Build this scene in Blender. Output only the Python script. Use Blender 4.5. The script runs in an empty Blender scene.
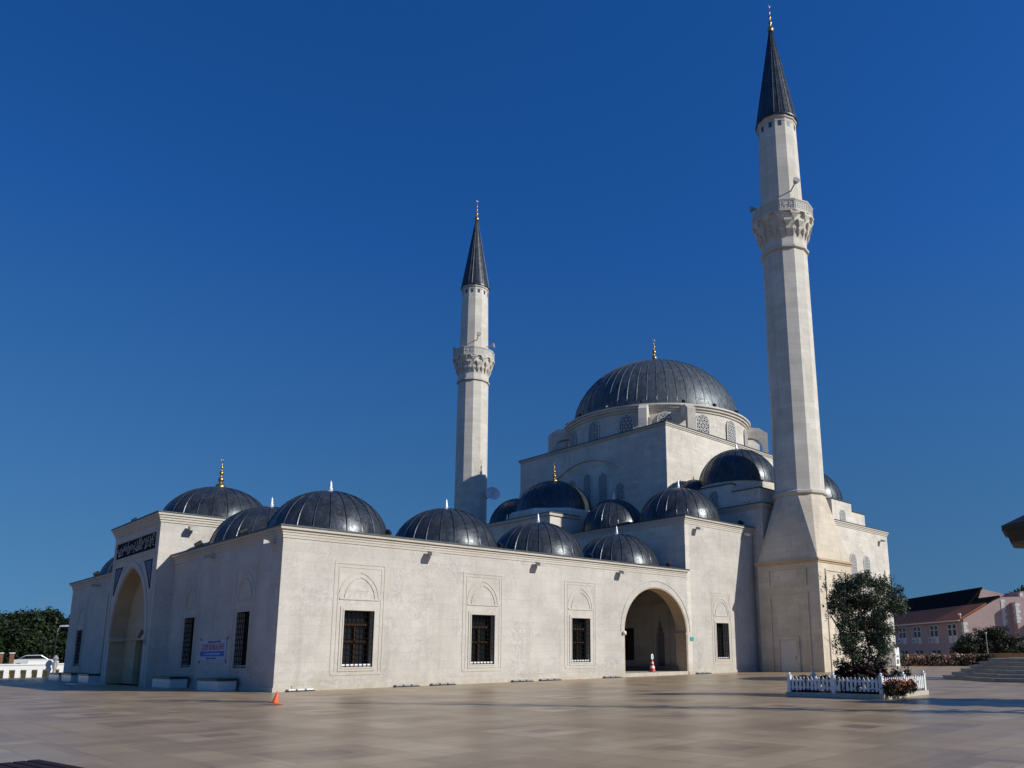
import bpy, bmesh, math, random
import numpy as np
from mathutils import Vector, Matrix

R = math.radians
random.seed(7)
S = bpy.context.scene
COL = S.collection

# ------------------------------------------------------------------ camera
CAM_POS = Vector((-16.44, -38.006, 1.65))
YAW, PITCH, ROLL = 0.8017, 0.1967, 0.0113
fw = Vector((math.sin(YAW), math.cos(YAW), 0)); rt = Vector((math.cos(YAW), -math.sin(YAW), 0)); up = Vector((0, 0, 1))
F = fw * math.cos(PITCH) + up * math.sin(PITCH)
U = up * math.cos(PITCH) - fw * math.sin(PITCH)
Rr = rt * math.cos(ROLL) - U * math.sin(ROLL)
Ur = rt * math.sin(ROLL) + U * math.cos(ROLL)
cd = bpy.data.cameras.new("camera")
cam = bpy.data.objects.new("camera", cd)
COL.objects.link(cam)
M = Matrix.Identity(4)
for i in range(3):
    M[i][0], M[i][1], M[i][2], M[i][3] = Rr[i], Ur[i], -F[i], CAM_POS[i]
cam.matrix_world = M
cd.sensor_width = 36
cd.lens = 772.635 / 1024 * 36
cd.shift_x = -(600.37 - 512) / 1024
cd.shift_y = (499.84 - 384) / 1024
cd.clip_end = 3000
S.camera = cam

# ------------------------------------------------------------------ light
SUN = Vector((0.43, -1.0, 0.59)).normalized()
EL = math.asin(SUN.z)
AZ = math.atan2(SUN.x, SUN.y)
w = bpy.data.worlds.new("World"); S.world = w; w.use_nodes = True
nt = w.node_tree; nt.nodes.clear()
wo = nt.nodes.new("ShaderNodeOutputWorld"); bg = nt.nodes.new("ShaderNodeBackground")
sky = nt.nodes.new("ShaderNodeTexSky"); sky.sky_type = 'NISHITA'; sky.sun_disc = False
sky.sun_elevation = EL; sky.sun_rotation = AZ; sky.air_density = 1.0; sky.dust_density = 0.15; sky.ozone_density = 3.0
tcw = nt.nodes.new('ShaderNodeTexCoord'); adw = nt.nodes.new('ShaderNodeVectorMath'); adw.operation = 'ADD'; adw.inputs[1].default_value = (0, 0, .20)
nt.links.new(tcw.outputs['Generated'], adw.inputs[0]); nt.links.new(adw.outputs[0], sky.inputs['Vector'])
hs = nt.nodes.new("ShaderNodeHueSaturation"); hs.inputs['Saturation'].default_value = 1.30; hs.inputs['Value'].default_value = 1.3; hs.inputs['Hue'].default_value = .503
spw = nt.nodes.new('ShaderNodeSeparateXYZ'); nt.links.new(tcw.outputs['Generated'], spw.inputs[0])
for sock, lo, hi in (('Saturation', 1.25, 1.34), ('Value', .66, 1.28), ('Hue', .495, .514)):   # clear dry air: less glare low down than the model gives
    rmp = nt.nodes.new('ShaderNodeMapRange'); rmp.inputs[1].default_value = .05; rmp.inputs[2].default_value = .48
    rmp.inputs[3].default_value = lo; rmp.inputs[4].default_value = hi
    nt.links.new(spw.outputs[2], rmp.inputs[0]); nt.links.new(rmp.outputs[0], hs.inputs[sock])
nt.links.new(sky.outputs[0], hs.inputs['Color']); nt.links.new(hs.outputs[0], bg.inputs[0])
bg.inputs[1].default_value = 0.102
nt.links.new(bg.outputs[0], wo.inputs[0])
sl = bpy.data.lights.new("sun", 'SUN'); sl.energy = 3.85; sl.angle = R(0.5); sl.color = (1.0, 0.965, 0.875)
so = bpy.data.objects.new("sun", sl); COL.objects.link(so)
so.rotation_euler = SUN.to_track_quat('Z', 'Y').to_euler()
S.view_settings.view_transform = 'Standard'; S.view_settings.look = 'None'
S.view_settings.exposure = 0.12; S.view_settings.gamma = 1.0
S.view_settings.use_curve_mapping = False
S.cycles.max_bounces = 6; S.cycles.diffuse_bounces = 4

# ------------------------------------------------------------------ materials
def new_mat(name):
    m = bpy.data.materials.new(name); m.use_nodes = True
    n = m.node_tree
    b = n.nodes['Principled BSDF']
    return m, n, b

def N(n, t, **kw):
    o = n.nodes.new(t)
    for k, v in kw.items():
        setattr(o, k, v)
    return o

def math_node(n, op, a, b=None):
    o = N(n, "ShaderNodeMath", operation=op)
    for i, v in enumerate((a, b)):
        if v is None: continue
        if isinstance(v, (int, float)): o.inputs[i].default_value = v
        else: n.links.new(v, o.inputs[i])
    return o.outputs[0]

def mix(n, fac, a, b, blend='MIX'):
    o = N(n, "ShaderNodeMix", data_type='RGBA', blend_type=blend)
    for idx, v in ((0, fac), (6, a), (7, b)):
        if isinstance(v, (int, float)): o.inputs[idx].default_value = v
        elif isinstance(v, tuple): o.inputs[idx].default_value = (*v, 1) if len(v) == 3 else v
        else: n.links.new(v, o.inputs[idx])
    return o.outputs[2]

def noise(n, vec, scale, detail=5, rough=.55, dist=0.0):
    o = N(n, "ShaderNodeTexNoise")
    o.inputs['Scale'].default_value = scale; o.inputs['Detail'].default_value = detail
    o.inputs['Roughness'].default_value = rough; o.inputs['Distortion'].default_value = dist
    if vec is not None: n.links.new(vec, o.inputs['Vector'])
    return o.outputs['Fac']

def ramp(n, fac, lo, hi, a=0.0, b=1.0):
    o = N(n, "ShaderNodeMapRange"); o.clamp = True
    n.links.new(fac, o.inputs[0])
    for i, v in enumerate((lo, hi, a, b)): o.inputs[i + 1].default_value = v
    return o.outputs[0]

def simple(name, col, rough=.6, metal=0.0, var=.12, scale=3.0, spec=.5):
    m, n, b = new_mat(name)
    tc = N(n, "ShaderNodeTexCoord")
    f = noise(n, tc.outputs['Object'], scale)
    c = mix(n, ramp(n, f, .3, .7), tuple(x * (1 - var) for x in col), tuple(min(1, x * (1 + var)) for x in col))
    n.links.new(c, b.inputs['Base Color'])
    b.inputs['Roughness'].default_value = rough; b.inputs['Metallic'].default_value = metal
    b.inputs['Specular IOR Level'].default_value = spec
    return m

def stone(name, base, tint, bw=1.25, bh=.46, joint=.72, vein=.5, stain=.5, rough=.7):
    """coursed stone facing: u along the wall, v up"""
    m, n, b = new_mat(name)
    tc = N(n, "ShaderNodeTexCoord")
    sx = N(n, "ShaderNodeSeparateXYZ"); n.links.new(tc.outputs['Object'], sx.inputs[0])
    u = math_node(n, 'ADD', sx.outputs[0], sx.outputs[1])
    cb = N(n, "ShaderNodeCombineXYZ"); n.links.new(u, cb.inputs[0]); n.links.new(sx.outputs[2], cb.inputs[1])
    br = N(n, "ShaderNodeTexBrick"); n.links.new(cb.outputs[0], br.inputs['Vector'])
    br.inputs['Color1'].default_value = (.84, .835, .83, 1); br.inputs['Color2'].default_value = (1.03, 1.03, 1.03, 1)
    br.inputs['Mortar'].default_value = (.60, .58, .55, 1)
    br.inputs['Scale'].default_value = 1; br.inputs['Mortar Size'].default_value = .008; br.inputs['Mortar Smooth'].default_value = .3
    br.inputs['Brick Width'].default_value = bw; br.inputs['Row Height'].default_value = bh; br.inputs['Bias'].default_value = .1
    big = noise(n, tc.outputs['Object'], .35, 6)
    mid = noise(n, tc.outputs['Object'], 1.6, 8, .65, 1.2)
    fine = noise(n, tc.outputs['Object'], 9, 6, .7)
    c = mix(n, ramp(n, big, .35, .65), base, tint)
    c = mix(n, joint, c, mix(n, 1.0, c, br.outputs['Color'], 'MULTIPLY'))
    # grey veining
    v1 = ramp(n, math_node(n, 'ABSOLUTE', math_node(n, 'SUBTRACT', mid, .5)), 0.0, .06, 1.0, 0.0)
    patch = ramp(n, noise(n, tc.outputs['Object'], .55, 3), .42, .68)
    c = mix(n, math_node(n, 'MULTIPLY', math_node(n, 'MULTIPLY', v1, patch), vein), c, (.30, .29, .28))
    # weather streaks running down the face
    mp = N(n, "ShaderNodeMapping"); mp.inputs['Scale'].default_value = (1.4, 1.4, .16)
    n.links.new(tc.outputs['Object'], mp.inputs[0])
    st = ramp(n, noise(n, mp.outputs[0], 1.0, 7, .6, .4), .54, .78)
    c = mix(n, math_node(n, 'MULTIPLY', st, stain), c, (.34, .29, .22))
    low = ramp(n, sx.outputs[2], .15, 1.1, .5, 0.0)     # splashed dirt along the wall foot
    c = mix(n, math_node(n, 'MULTIPLY', low, ramp(n, mid, .35, .65)), c, (.36, .29, .19))
    gr = ramp(n, fine, .3, .75, .88, 1.06)
    g3 = N(n, "ShaderNodeCombineColor")
    for i in range(3): n.links.new(gr, g3.inputs[i])
    c = mix(n, 1.0, c, g3.outputs[0], 'MULTIPLY')
    n.links.new(c, b.inputs['Base Color'])
    b.inputs['Roughness'].default_value = rough
    b.inputs['Specular IOR Level'].default_value = .3
    bp = N(n, "ShaderNodeBump"); bp.inputs['Strength'].default_value = .25; bp.inputs['Distance'].default_value = .02
    n.links.new(math_node(n, 'ADD', math_node(n, 'MULTIPLY', br.outputs['Fac'], -.6), math_node(n, 'MULTIPLY', fine, .6)), bp.inputs['Height'])
    n.links.new(bp.outputs[0], b.inputs['Normal'])
    return m

M_WALL = stone("white_stone", (.60, .562, .507), (.515, .48, .428), vein=.6, stain=.4, joint=.45)
M_HALL = stone("hall_stone", (.76, .705, .62), (.64, .59, .51), vein=.6, stain=.4)
M_TAN = stone("tan_stone", (.60, .46, .30), (.52, .385, .24), vein=.2)
M_MIN = stone("minaret_stone", (.74, .69, .605), (.63, .58, .495), bw=1.1, bh=.5, vein=.25, stain=.5)
M_MINB = stone("minaret_base_stone", (.73, .64, .50), (.61, .525, .405), bw=1.1, bh=.5, vein=.25, stain=.5)
M_TRIM = stone("trim_stone", (.60, .55, .475), (.54, .49, .42), bw=2.4, bh=9, joint=.35, vein=.25, stain=.3)
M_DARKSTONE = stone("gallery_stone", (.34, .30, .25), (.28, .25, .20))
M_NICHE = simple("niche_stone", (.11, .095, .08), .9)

def lead(name, a, bcol, rough=.36, metal=.55):
    m, n, b = new_mat(name)
    tc = N(n, "ShaderNodeTexCoord")
    f = noise(n, tc.outputs['Object'], 1.1, 7, .65, .6)
    f2 = noise(n, tc.outputs['Object'], 6, 5)
    c = mix(n, ramp(n, f, .32, .68), a, bcol)
    c = mix(n, ramp(n, f2, .55, .8, 0, .5), c, tuple(min(1, x * 1.7) for x in bcol))
    mp = N(n, "ShaderNodeMapping"); mp.inputs['Scale'].default_value = (2.2, 2.2, .5); n.links.new(tc.outputs['Object'], mp.inputs[0])
    c = mix(n, ramp(n, noise(n, mp.outputs[0], 1.3, 6, .7), .5, .72, 0, .6), c, tuple(min(1, x * 1.9) for x in bcol))
    n.links.new(c, b.inputs['Base Color'])
    n.links.new(ramp(n, f2, .3, .7, rough - .08, rough + .14), b.inputs['Roughness'])
    b.inputs['Metallic'].default_value = metal
    bp = N(n, "ShaderNodeBump"); bp.inputs['Strength'].default_value = .35; bp.inputs['Distance'].default_value = .06
    n.links.new(noise(n, tc.outputs['Object'], 1.8, 4), bp.inputs['Height']); n.links.new(bp.outputs[0], b.inputs['Normal'])
    return m
M_LEAD = lead("lead_sheet", (.024, .029, .035), (.062, .073, .084), .34, .4)
M_LEADD = lead("lead_roof", (.04, .042, .048), (.065, .068, .075), .5, .3)
M_GOLD = simple("gilded_brass", (.55, .34, .11), .38, 1.0, .15)
M_WHITEMETAL = simple("pale_metal", (.72, .74, .76), .35, .3, .05)
M_GLASS = simple("dark_glass", (.008, .009, .010), .25, 0, .2, spec=.22)
M_IRON = simple("black_iron", (.006, .006, .007), .8, .0, spec=.1)
M_WOOD = simple("brown_wood", (.045, .022, .011), .8, spec=.15)
M_WHITE = simple("white_paint", (.78, .78, .76), .45, 0, .04)
M_LATT = simple("plaster_lattice", (.56, .55, .53), .75, 0, .06)
M_BLACK = simple("black_plastic", (.015, .015, .016), .45)
M_GREY = simple("grey_metal", (.33, .33, .33), .45, .2)
M_MARBLE = simple("bench_marble", (.62, .62, .61), .22, 0, .06)
M_SLAB = simple("dark_granite", (.035, .033, .032), .4)
M_ORANGE = simple("orange_plastic", (.75, .11, .025), .5, 0, .06)
M_RED = simple("red_plastic", (.62, .03, .025), .45, 0, .06)
M_TEAL = simple("teal_enamel", (.02, .36, .36), .35, 0, .05)
M_BLUE = simple("banner_blue", (.035, .12, .48), .6, 0, .05)
M_REDINK = simple("banner_red", (.52, .02, .05), .6, 0, .05)
M_INK = simple("banner_ink", (.04, .05, .12), .6)
M_CLOTH = simple("shaded_banner_cloth", (.48, .50, .60), .75, 0, .04)  # white cloth; the shade it hangs in is put into its colour
M_TILE = simple("blue_tile", (.12, .18, .27), .9, 0, .35, 5, spec=.1)
M_INSCR = simple("inscription_ground", (.02, .022, .027), .95, spec=.05)
M_PINK = simple("pink_render", (.43, .31, .29), .85, 0, .08, 1)
M_PINKTRIM = simple("white_quoin", (.66, .64, .62), .8, 0, .06)
M_SOIL = simple("soil", (.05, .035, .025), .95, 0, .3, 6)
M_BRICK = simple("brick_planter", (.36, .20, .10), .85, 0, .2, 3)
M_DARKWOOD = simple("dark_timber", (.009, .007, .006), .6, 0, .3, 4)
M_PURPLE = simple("dark_slats", (.03, .018, .022), .75, 0, .25, 4, spec=.15)
M_BARK = simple("bark", (.09, .07, .05), .9, 0, .3, 8)
M_OCHRE = simple("ochre_stone", (.50, .38, .18), .8, 0, .1)
M_CAR = simple("silver_car_paint", (.62, .64, .66), .2, .2, .02)
M_RUBBER = simple("tyre_rubber", (.02, .02, .02), .8)
M_POST = simple("brown_brick", (.16, .075, .045), .85, 0, .25, 4)
M_STEP = simple("step_stone", (.43, .37, .285), .75, 0, .2, 2)
M_DOORP = simple("tan_door", (.22, .165, .11), .6)
M_FLOOD = simple("beige_metal", (.42, .40, .37), .5)
M_DOOR = simple("pale_door", (.60, .57, .51), .55, 0, .04)

def roof_tiles():
    m, n, b = new_mat("clay_tiles")
    tc = N(n, "ShaderNodeTexCoord")
    wv = N(n, "ShaderNodeTexWave"); wv.inputs['Scale'].default_value = 1.6; wv.inputs['Distortion'].default_value = .3
    n.links.new(tc.outputs['Object'], wv.inputs[0])
    f = noise(n, tc.outputs['Object'], 2.5, 6)
    c = mix(n, ramp(n, f, .3, .7), (.48, .145, .07), (.62, .24, .125))
    c = mix(n, math_node(n, 'MULTIPLY', wv.outputs['Fac'], .4), c, (.18, .07, .045))
    n.links.new(c, b.inputs['Base Color']); b.inputs['Roughness'].default_value = .9; b.inputs['Specular IOR Level'].default_value = .1
    return m
M_CLAY = roof_tiles()
M_DARKROOF = simple("dark_roofing", (.012, .009, .009), .95, 0, .4, 2, spec=.1)

def leaf_mat(name, a, bcol, rough=.6):
    m, n, b = new_mat(name)
    at = N(n, "ShaderNodeAttribute", attribute_name="tint")
    c = mix(n, at.outputs['Fac'], a, bcol)
    n.links.new(c, b.inputs['Base Color']); b.inputs['Roughness'].default_value = rough
    b.inputs['Specular IOR Level'].default_value = .3
    return m
M_OLIVE = leaf_mat("olive_leaves", (.018, .030, .013), (.125, .15, .085))
M_LEAFD = leaf_mat("dark_leaves", (.008, .016, .007), (.026, .045, .016))
M_LEAFBUSH = leaf_mat("bush_leaves", (.010, .018, .010), (.04, .055, .025))
M_BURG = leaf_mat("burgundy_leaves", (.013, .006, .006), (.055, .020, .018))
M_PINKFL = leaf_mat("pink_petals", (.40, .22, .20), (.62, .42, .36))
M_ORFL = leaf_mat("orange_petals", (.42, .06, .02), (.58, .19, .07))
M_PLANT = leaf_mat("bedding_leaves", (.012, .02, .010), (.05, .065, .03))

def paving():
    m, n, b = new_mat("polished_paving")
    tc = N(n, "ShaderNodeTexCoord")
    sx = N(n, "ShaderNodeSeparateXYZ"); n.links.new(tc.outputs['Object'], sx.inputs[0])
    def cell(o, off, size):
        t = math_node(n, 'DIVIDE', math_node(n, 'SUBTRACT', o, off), size)
        fl = math_node(n, 'FLOOR', math_node(n, 'ADD', t, .5))
        return math_node(n, 'ABSOLUTE', math_node(n, 'SUBTRACT', t, fl)), fl
    ax, fx = cell(sx.outputs[0], -4.63, 5.0)
    ay, fy = cell(sx.outputs[1], -24.72, 5.0)
    d = math_node(n, 'MAXIMUM', ax, ay)
    par = math_node(n, 'MODULO', math_node(n, 'ABSOLUTE', math_node(n, 'ADD', fx, fy)), 2)
    red = math_node(n, 'LESS_THAN', d, .075)
    ring1 = math_node(n, 'LESS_THAN', d, .2)
    ring2 = math_node(n, 'LESS_THAN', d, .38)
    light, dark, mid = (.445, .335, .207), (.325, .235, .140), (.38, .281, .170)
    c1 = mix(n, ring1, mix(n, ring2, mid, dark), light)
    c2 = mix(n, ring1, mix(n, ring2, mid, light), dark)
    c = mix(n, par, c1, c2)
    c = mix(n, red, c, (.25, .155, .118))
    # individual slabs
    br = N(n, "ShaderNodeTexBrick"); n.links.new(tc.outputs['Object'], br.inputs['Vector'])
    br.offset = .0
    br.inputs['Scale'].default_value = 1; br.inputs['Brick Width'].default_value = .8333; br.inputs['Row Height'].default_value = .8333
    br.inputs['Mortar Size'].default_value = .010
    br.inputs['Color1'].default_value = (.76, .75, .74, 1); br.inputs['Color2'].default_value = (1.14, 1.12, 1.10, 1); br.inputs['Mortar'].default_value = (.42, .40, .37, 1)
    c = mix(n, .75, c, mix(n, 1.0, c, br.outputs['Color'], 'MULTIPLY'))
    f1 = noise(n, tc.outputs['Object'], .22, 6, .6, .5)
    f2 = noise(n, tc.outputs['Object'], 3.0, 7, .65)
    c = mix(n, ramp(n, f1, .35, .7, 0, .45), c, (.34, .25, .16))
    c = mix(n, ramp(n, f2, .5, .8, 0, .35), c, (.48, .37, .25))
    n.links.new(c, b.inputs['Base Color'])
    n.links.new(ramp(n, f1, .3, .7, .27, .44), b.inputs['Roughness'])
    b.inputs['Specular IOR Level'].default_value = .26
    bp = N(n, "ShaderNodeBump"); bp.inputs['Strength'].default_value = .08; bp.inputs['Distance'].default_value = .01
    n.links.new(f2, bp.inputs['Height']); n.links.new(bp.outputs[0], b.inputs['Normal'])
    return m
M_PAVE = paving()
M_GROUND = simple("rough_ground", (.10, .085, .06), .95, 0, .3, .4)

# ------------------------------------------------------------------ mesh helpers
def tagp(o, label=None, cat=None, group=None, kind=None):
    if label: o['label'] = label
    if cat: o['category'] = cat
    if group: o['group'] = group
    if kind: o['kind'] = kind
    return o

def thing(name, loc=(0, 0, 0), label=None, cat=None, group=None, rz=0):
    o = bpy.data.objects.new(name, None); COL.objects.link(o)
    o.location = loc; o.rotation_euler = (0, 0, rz); o.empty_display_size = .3
    return tagp(o, label, cat, group)

class MB:
    def __init__(s): s.bm = bmesh.new()
    def box(s, x0, x1, y0, y1, z0, z1, rz=0, c=None):
        vs = [s.bm.verts.new((x, y, z)) for z in (z0, z1) for x, y in ((x0, y0), (x1, y0), (x1, y1), (x0, y1))]
        for f in ((3, 2, 1, 0), (4, 5, 6, 7), (0, 1, 5, 4), (1, 2, 6, 5), (2, 3, 7, 6), (3, 0, 4, 7)):
            s.bm.faces.new([vs[i] for i in f])
        if rz:
            bmesh.ops.rotate(s.bm, verts=vs, cent=c or ((x0 + x1) / 2, (y0 + y1) / 2, 0), matrix=Matrix.Rotation(rz, 3, 'Z'))
        return s
    def poly_prism(s, pts, vec):
        """closed polygon pts (3d) swept along vec"""
        a = [s.bm.verts.new(p) for p in pts]; v = Vector(vec)
        b = [s.bm.verts.new(Vector(p) + v) for p in pts]
        n = len(pts)
        s.bm.faces.new(a[::-1]); s.bm.faces.new(b)
        for i in range(n):
            s.bm.faces.new((a[i], a[(i + 1) % n], b[(i + 1) % n], b[i]))
        return s
    def lathe(s, prof, seg=32, c=(0, 0), a0=0.0, cap=True):
        rings = []
        for r, z in prof:
            if r < 1e-4: rings.append([s.bm.verts.new((c[0], c[1], z))])
            else: rings.append([s.bm.verts.new((c[0] + r * math.cos(a0 + 2 * math.pi * k / seg), c[1] + r * math.sin(a0 + 2 * math.pi * k / seg), z)) for k in range(seg)])
        for A, B in zip(rings, rings[1:]):
            for k in range(seg):
                k2 = (k + 1) % seg
                q = [A[k % len(A)], A[k2 % len(A)], B[k2 % len(B)], B[k % len(B)]]
                u = []
                for v in q:
                    if v not in u: u.append(v)
                if len(u) > 2: s.bm.faces.new(u)
        if cap:
            if len(rings[0]) > 1: s.bm.faces.new(rings[0][::-1])
            if len(rings[-1]) > 1: s.bm.faces.new(rings[-1])
        return s
    def tube(s, pts, r, seg=6, r1=None):
        pts = [Vector(p) for p in pts]; prev = None; n = len(pts)
        for i, p in enumerate(pts):
            d = (pts[min(i + 1, n - 1)] - pts[max(i - 1, 0)]).normalized()
            a = d.orthogonal().normalized() if abs(d.z) > .99 else d.cross(Vector((0, 0, 1))).normalized()
            b = d.cross(a)
            rr = r if r1 is None else r + (r1 - r) * i / (n - 1)
            ring = [s.bm.verts.new(p + (a * math.cos(2 * math.pi * k / seg) + b * math.sin(2 * math.pi * k / seg)) * rr) for k in range(seg)]
            if prev:
                for k in range(seg): s.bm.faces.new((prev[k], prev[(k + 1) % seg], ring[(k + 1) % seg], ring[k]))
            else: s.bm.faces.new(ring[::-1])
            prev = ring
        s.bm.faces.new(prev)
        return s
    def hull(s, pts):
        vs = [s.bm.verts.new(p) for p in pts]
        bmesh.ops.convex_hull(s.bm, input=vs)
        return s
    def build(s, name, mat, parent=None, smooth=None, bevel=0):
        bmesh.ops.recalc_face_normals(s.bm, faces=s.bm.faces)
        me = bpy.data.meshes.new(name); s.bm.to_mesh(me); s.bm.free()
        me.materials.append(mat)
        if smooth:
            me.shade_smooth()
            me.set_sharp_from_angle(angle=R(smooth))
        o = bpy.data.objects.new(name, me); COL.objects.link(o)
        if parent: o.parent = parent
        if bevel:
            bv = o.modifiers.new("bevel", 'BEVEL'); bv.width = bevel; bv.segments = 2; bv.limit_method = 'ANGLE'
        return o

def copy_tree(o, parent=None):
    c = o.copy(); COL.objects.link(c)
    if parent: c.parent = parent
    for ch in [x for x in bpy.data.objects if x.parent == o]:
        copy_tree(ch, c)
    return c

def panel_mesh(outer, holes, thick, mapf):
    """flat panel with holes (2d outlines), thickness thick along +w; mapf(u,v,w)->xyz"""
    cu = bpy.data.curves.new("tmp", 'CURVE'); cu.dimensions = '2D'; cu.fill_mode = 'BOTH'; cu.extrude = thick / 2
    for pl in [outer] + holes:
        sp = cu.splines.new('POLY'); sp.points.add(len(pl) - 1); sp.use_cyclic_u = True
        for p, (x, y) in zip(sp.points, pl): p.co = (x, y, 0, 1)
    ob = bpy.data.objects.new("tmp", cu); COL.objects.link(ob)
    dg = bpy.context.evaluated_depsgraph_get(); dg.update()
    me = bpy.data.meshes.new_from_object(ob.evaluated_get(dg))
    bpy.data.objects.remove(ob); bpy.data.curves.remove(cu)
    me.materials.clear()
    for v in me.vertices:
        v.co = mapf(v.co.x, v.co.y, v.co.z + thick / 2)
    return me

def mesh_obj(name, me, mat, parent=None):
    bm = bmesh.new(); bm.from_mesh(me)
    bmesh.ops.remove_doubles(bm, verts=bm.verts, dist=1e-4)
    bmesh.ops.recalc_face_normals(bm, faces=bm.faces); bm.to_mesh(me); bm.free()
    for p in me.polygons: p.use_smooth = False
    me.name = name; me.materials.append(mat)
    o = bpy.data.objects.new(name, me); COL.objects.link(o)
    if parent: o.parent = parent
    return o

def text_obj(name, body, size, mat, parent, loc, rot, align='CENTER', sx=1.0, ext=.004):
    cu = bpy.data.curves.new(name, 'FONT'); cu.body = body; cu.size = size; cu.extrude = ext
    cu.align_x = align; cu.align_y = 'CENTER'
    ob = bpy.data.objects.new("tmp", cu); COL.objects.link(ob)
    dg = bpy.context.evaluated_depsgraph_get(); dg.update()
    me = bpy.data.meshes.new_from_object(ob.evaluated_get(dg))
    bpy.data.objects.remove(ob); bpy.data.curves.remove(cu)
    me.materials.clear(); me.materials.append(mat)
    o = bpy.data.objects.new(name, me); COL.objects.link(o)
    o.location = loc; o.rotation_euler = rot; o.scale = (sx, 1, 1)
    if parent: o.parent = parent
    return o

def arch_pts(c, hw, zs, za, n=12):
    """pointed arch outline from right spring over the apex to left spring (two-centred)"""
    h = za - zs
    # circle centres on the spring line at distance e beyond the middle
    e = (h * h - hw * hw) / (2 * hw) if h > hw else 0.0
    if h > hw:
        r = hw + e
        a1 = math.atan2(h, e)
        right = [(c - e + r * math.cos(a1 * k / n), zs + r * math.sin(a1 * k / n)) for k in range(n + 1)]
    else:
        right = [(c + hw * math.cos(math.pi / 2 * k / n), zs + h * math.sin(math.pi / 2 * k / n)) for k in range(n + 1)]
    left = [(2 * c - x, z) for x, z in right[::-1]]
    return right + left[1:]

def arch_hole(c, hw, zb, zs, za, n=12):
    return [(c - hw, zb), (c + hw, zb)] + arch_pts(c, hw, zs, za, n)

def rect(u0, u1, v0, v1): return [(u0, v0), (u1, v0), (u1, v1), (u0, v1)]

W = 41.894; MID = W / 2
# face maps: (u, v, w) with w = depth into the wall
def face_y(y0):  # wall facing -y, u = x
    return lambda u, v, w: Vector((u, y0 + w, v))
def face_x(x0):  # wall facing -x, u = y
    return lambda u, v, w: Vector((x0 + w, u, v))
def strip(mb, f, pts, wid, w0, w1, closed=False, outward=True):
    """moulding strip along 2d polyline pts on face f: between pts and pts offset by wid, proud from w0 to w1"""
    n = len(pts)
    off = []
    for i in range(n):
        a = Vector(pts[i - 1] if (i or closed) else pts[i]); p = Vector(pts[i]); b = Vector(pts[(i + 1) % n] if (i < n - 1 or closed) else pts[i])
        d1 = (p - a); d2 = (b - p)
        d1 = d1.normalized() if d1.length > 1e-9 else d2.normalized(); d2 = d2.normalized() if d2.length > 1e-9 else d1
        n1 = Vector((d1.y, -d1.x)); n2 = Vector((d2.y, -d2.x)); m = (n1 + n2)
        m = m / max(.3, m.dot(n1))
        off.append(p + m * wid)
    rng = range(n) if closed else range(n - 1)
    for i in rng:
        j = (i + 1) % n
        q = [pts[i], pts[j], off[j], off[i]]
        A = [mb.bm.verts.new(f(x, y, w0)) for x, y in q]; B = [mb.bm.verts.new(f(x, y, w1)) for x, y in q]
        mb.bm.faces.new(A); mb.bm.faces.new(B[::-1])
        for k in range(4): mb.bm.faces.new((A[k], A[(k + 1) % 4], B[(k + 1) % 4], B[k]))
def frect(mb, f, u0, u1, v0, v1, w0, w1):
    ps = [f(u, v, w) for u in (u0, u1) for v in (v0, v1) for w in (w0, w1)]
    lo = [min(p[i] for p in ps) for i in range(3)]; hi = [max(p[i] for p in ps) for i in range(3)]
    mb.box(lo[0], hi[0], lo[1], hi[1], lo[2], hi[2])

def cornice(name, parent, corners, z1, h, over, mat=M_TRIM, closed=True, steps=3):
    """stepped cornice round a rectangle x0,x1,y0,y1, each step a ring prism; plus a thin lead edge"""
    x0, x1, y0, y1 = corners
    mb = MB()
    for k in range(steps):
        o = over * (k + 1) / steps
        za = z1 - h + h * k / steps; zb = z1 - h + h * (k + 1) / steps
        if k == steps - 1: zb = z1 - .05
        mb.box(x0 - o, x1 + o, y0 - o, y1 + o, za, zb)
    c = mb.build(name, mat, parent)
    e = MB(); o = over + .05
    e.box(x0 - o, x1 + o, y0 - o, y1 + o, z1 - .05, z1 + .02)
    e.build("roof_edge", M_LEADD, parent)
    return c

# ------------------------------------------------------------------ setting
g = MB().box(-900, 900, -900, 900, -1.4, -.6).build("ground", M_GROUND); tagp(g, kind='structure')
po = MB().poly_prism([(-70, -80, -.599), (150, -80, -.599), (150, 60, -.599), (30, 60, -.599), (30, 55.5, -.599), (-70, 55.5, -.599)], (0, 0, .599)).build("plaza_paving", M_PAVE)
tagp(po, kind='structure')

# ------------------------------------------------------------------ mosque
mosque = thing("mosque", (0, 0, 0), "white stone mosque with grey lead domes, arcaded forecourt and tall entrance portal", "mosque")
H1 = 8.15
ZT, ZB, ZFT = 4.04, 1.106, 6.46
WW = 1.74 / 2
RX = [4.33, 12.5, 20.77]
ARC = 28.8
def win_hole(c): return rect(c - WW, c + WW, ZB, ZT)
T = .85
# right (sunlit) wall of the forecourt with the side arch
arch_outline = [(ARC - 3.66, -.02), (ARC + 3.66, -.02)] + arch_pts(ARC, 3.66, 3.2, 6.56, 16)
me = panel_mesh(rect(0, 34.0, -.02, H1 - .55), [win_hole(c) for c in RX] + [[(u, max(v, .24)) for u, v in arch_outline]], T, face_y(0))
mesh_obj("forecourt_wall", me, M_WALL, mosque)
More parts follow.
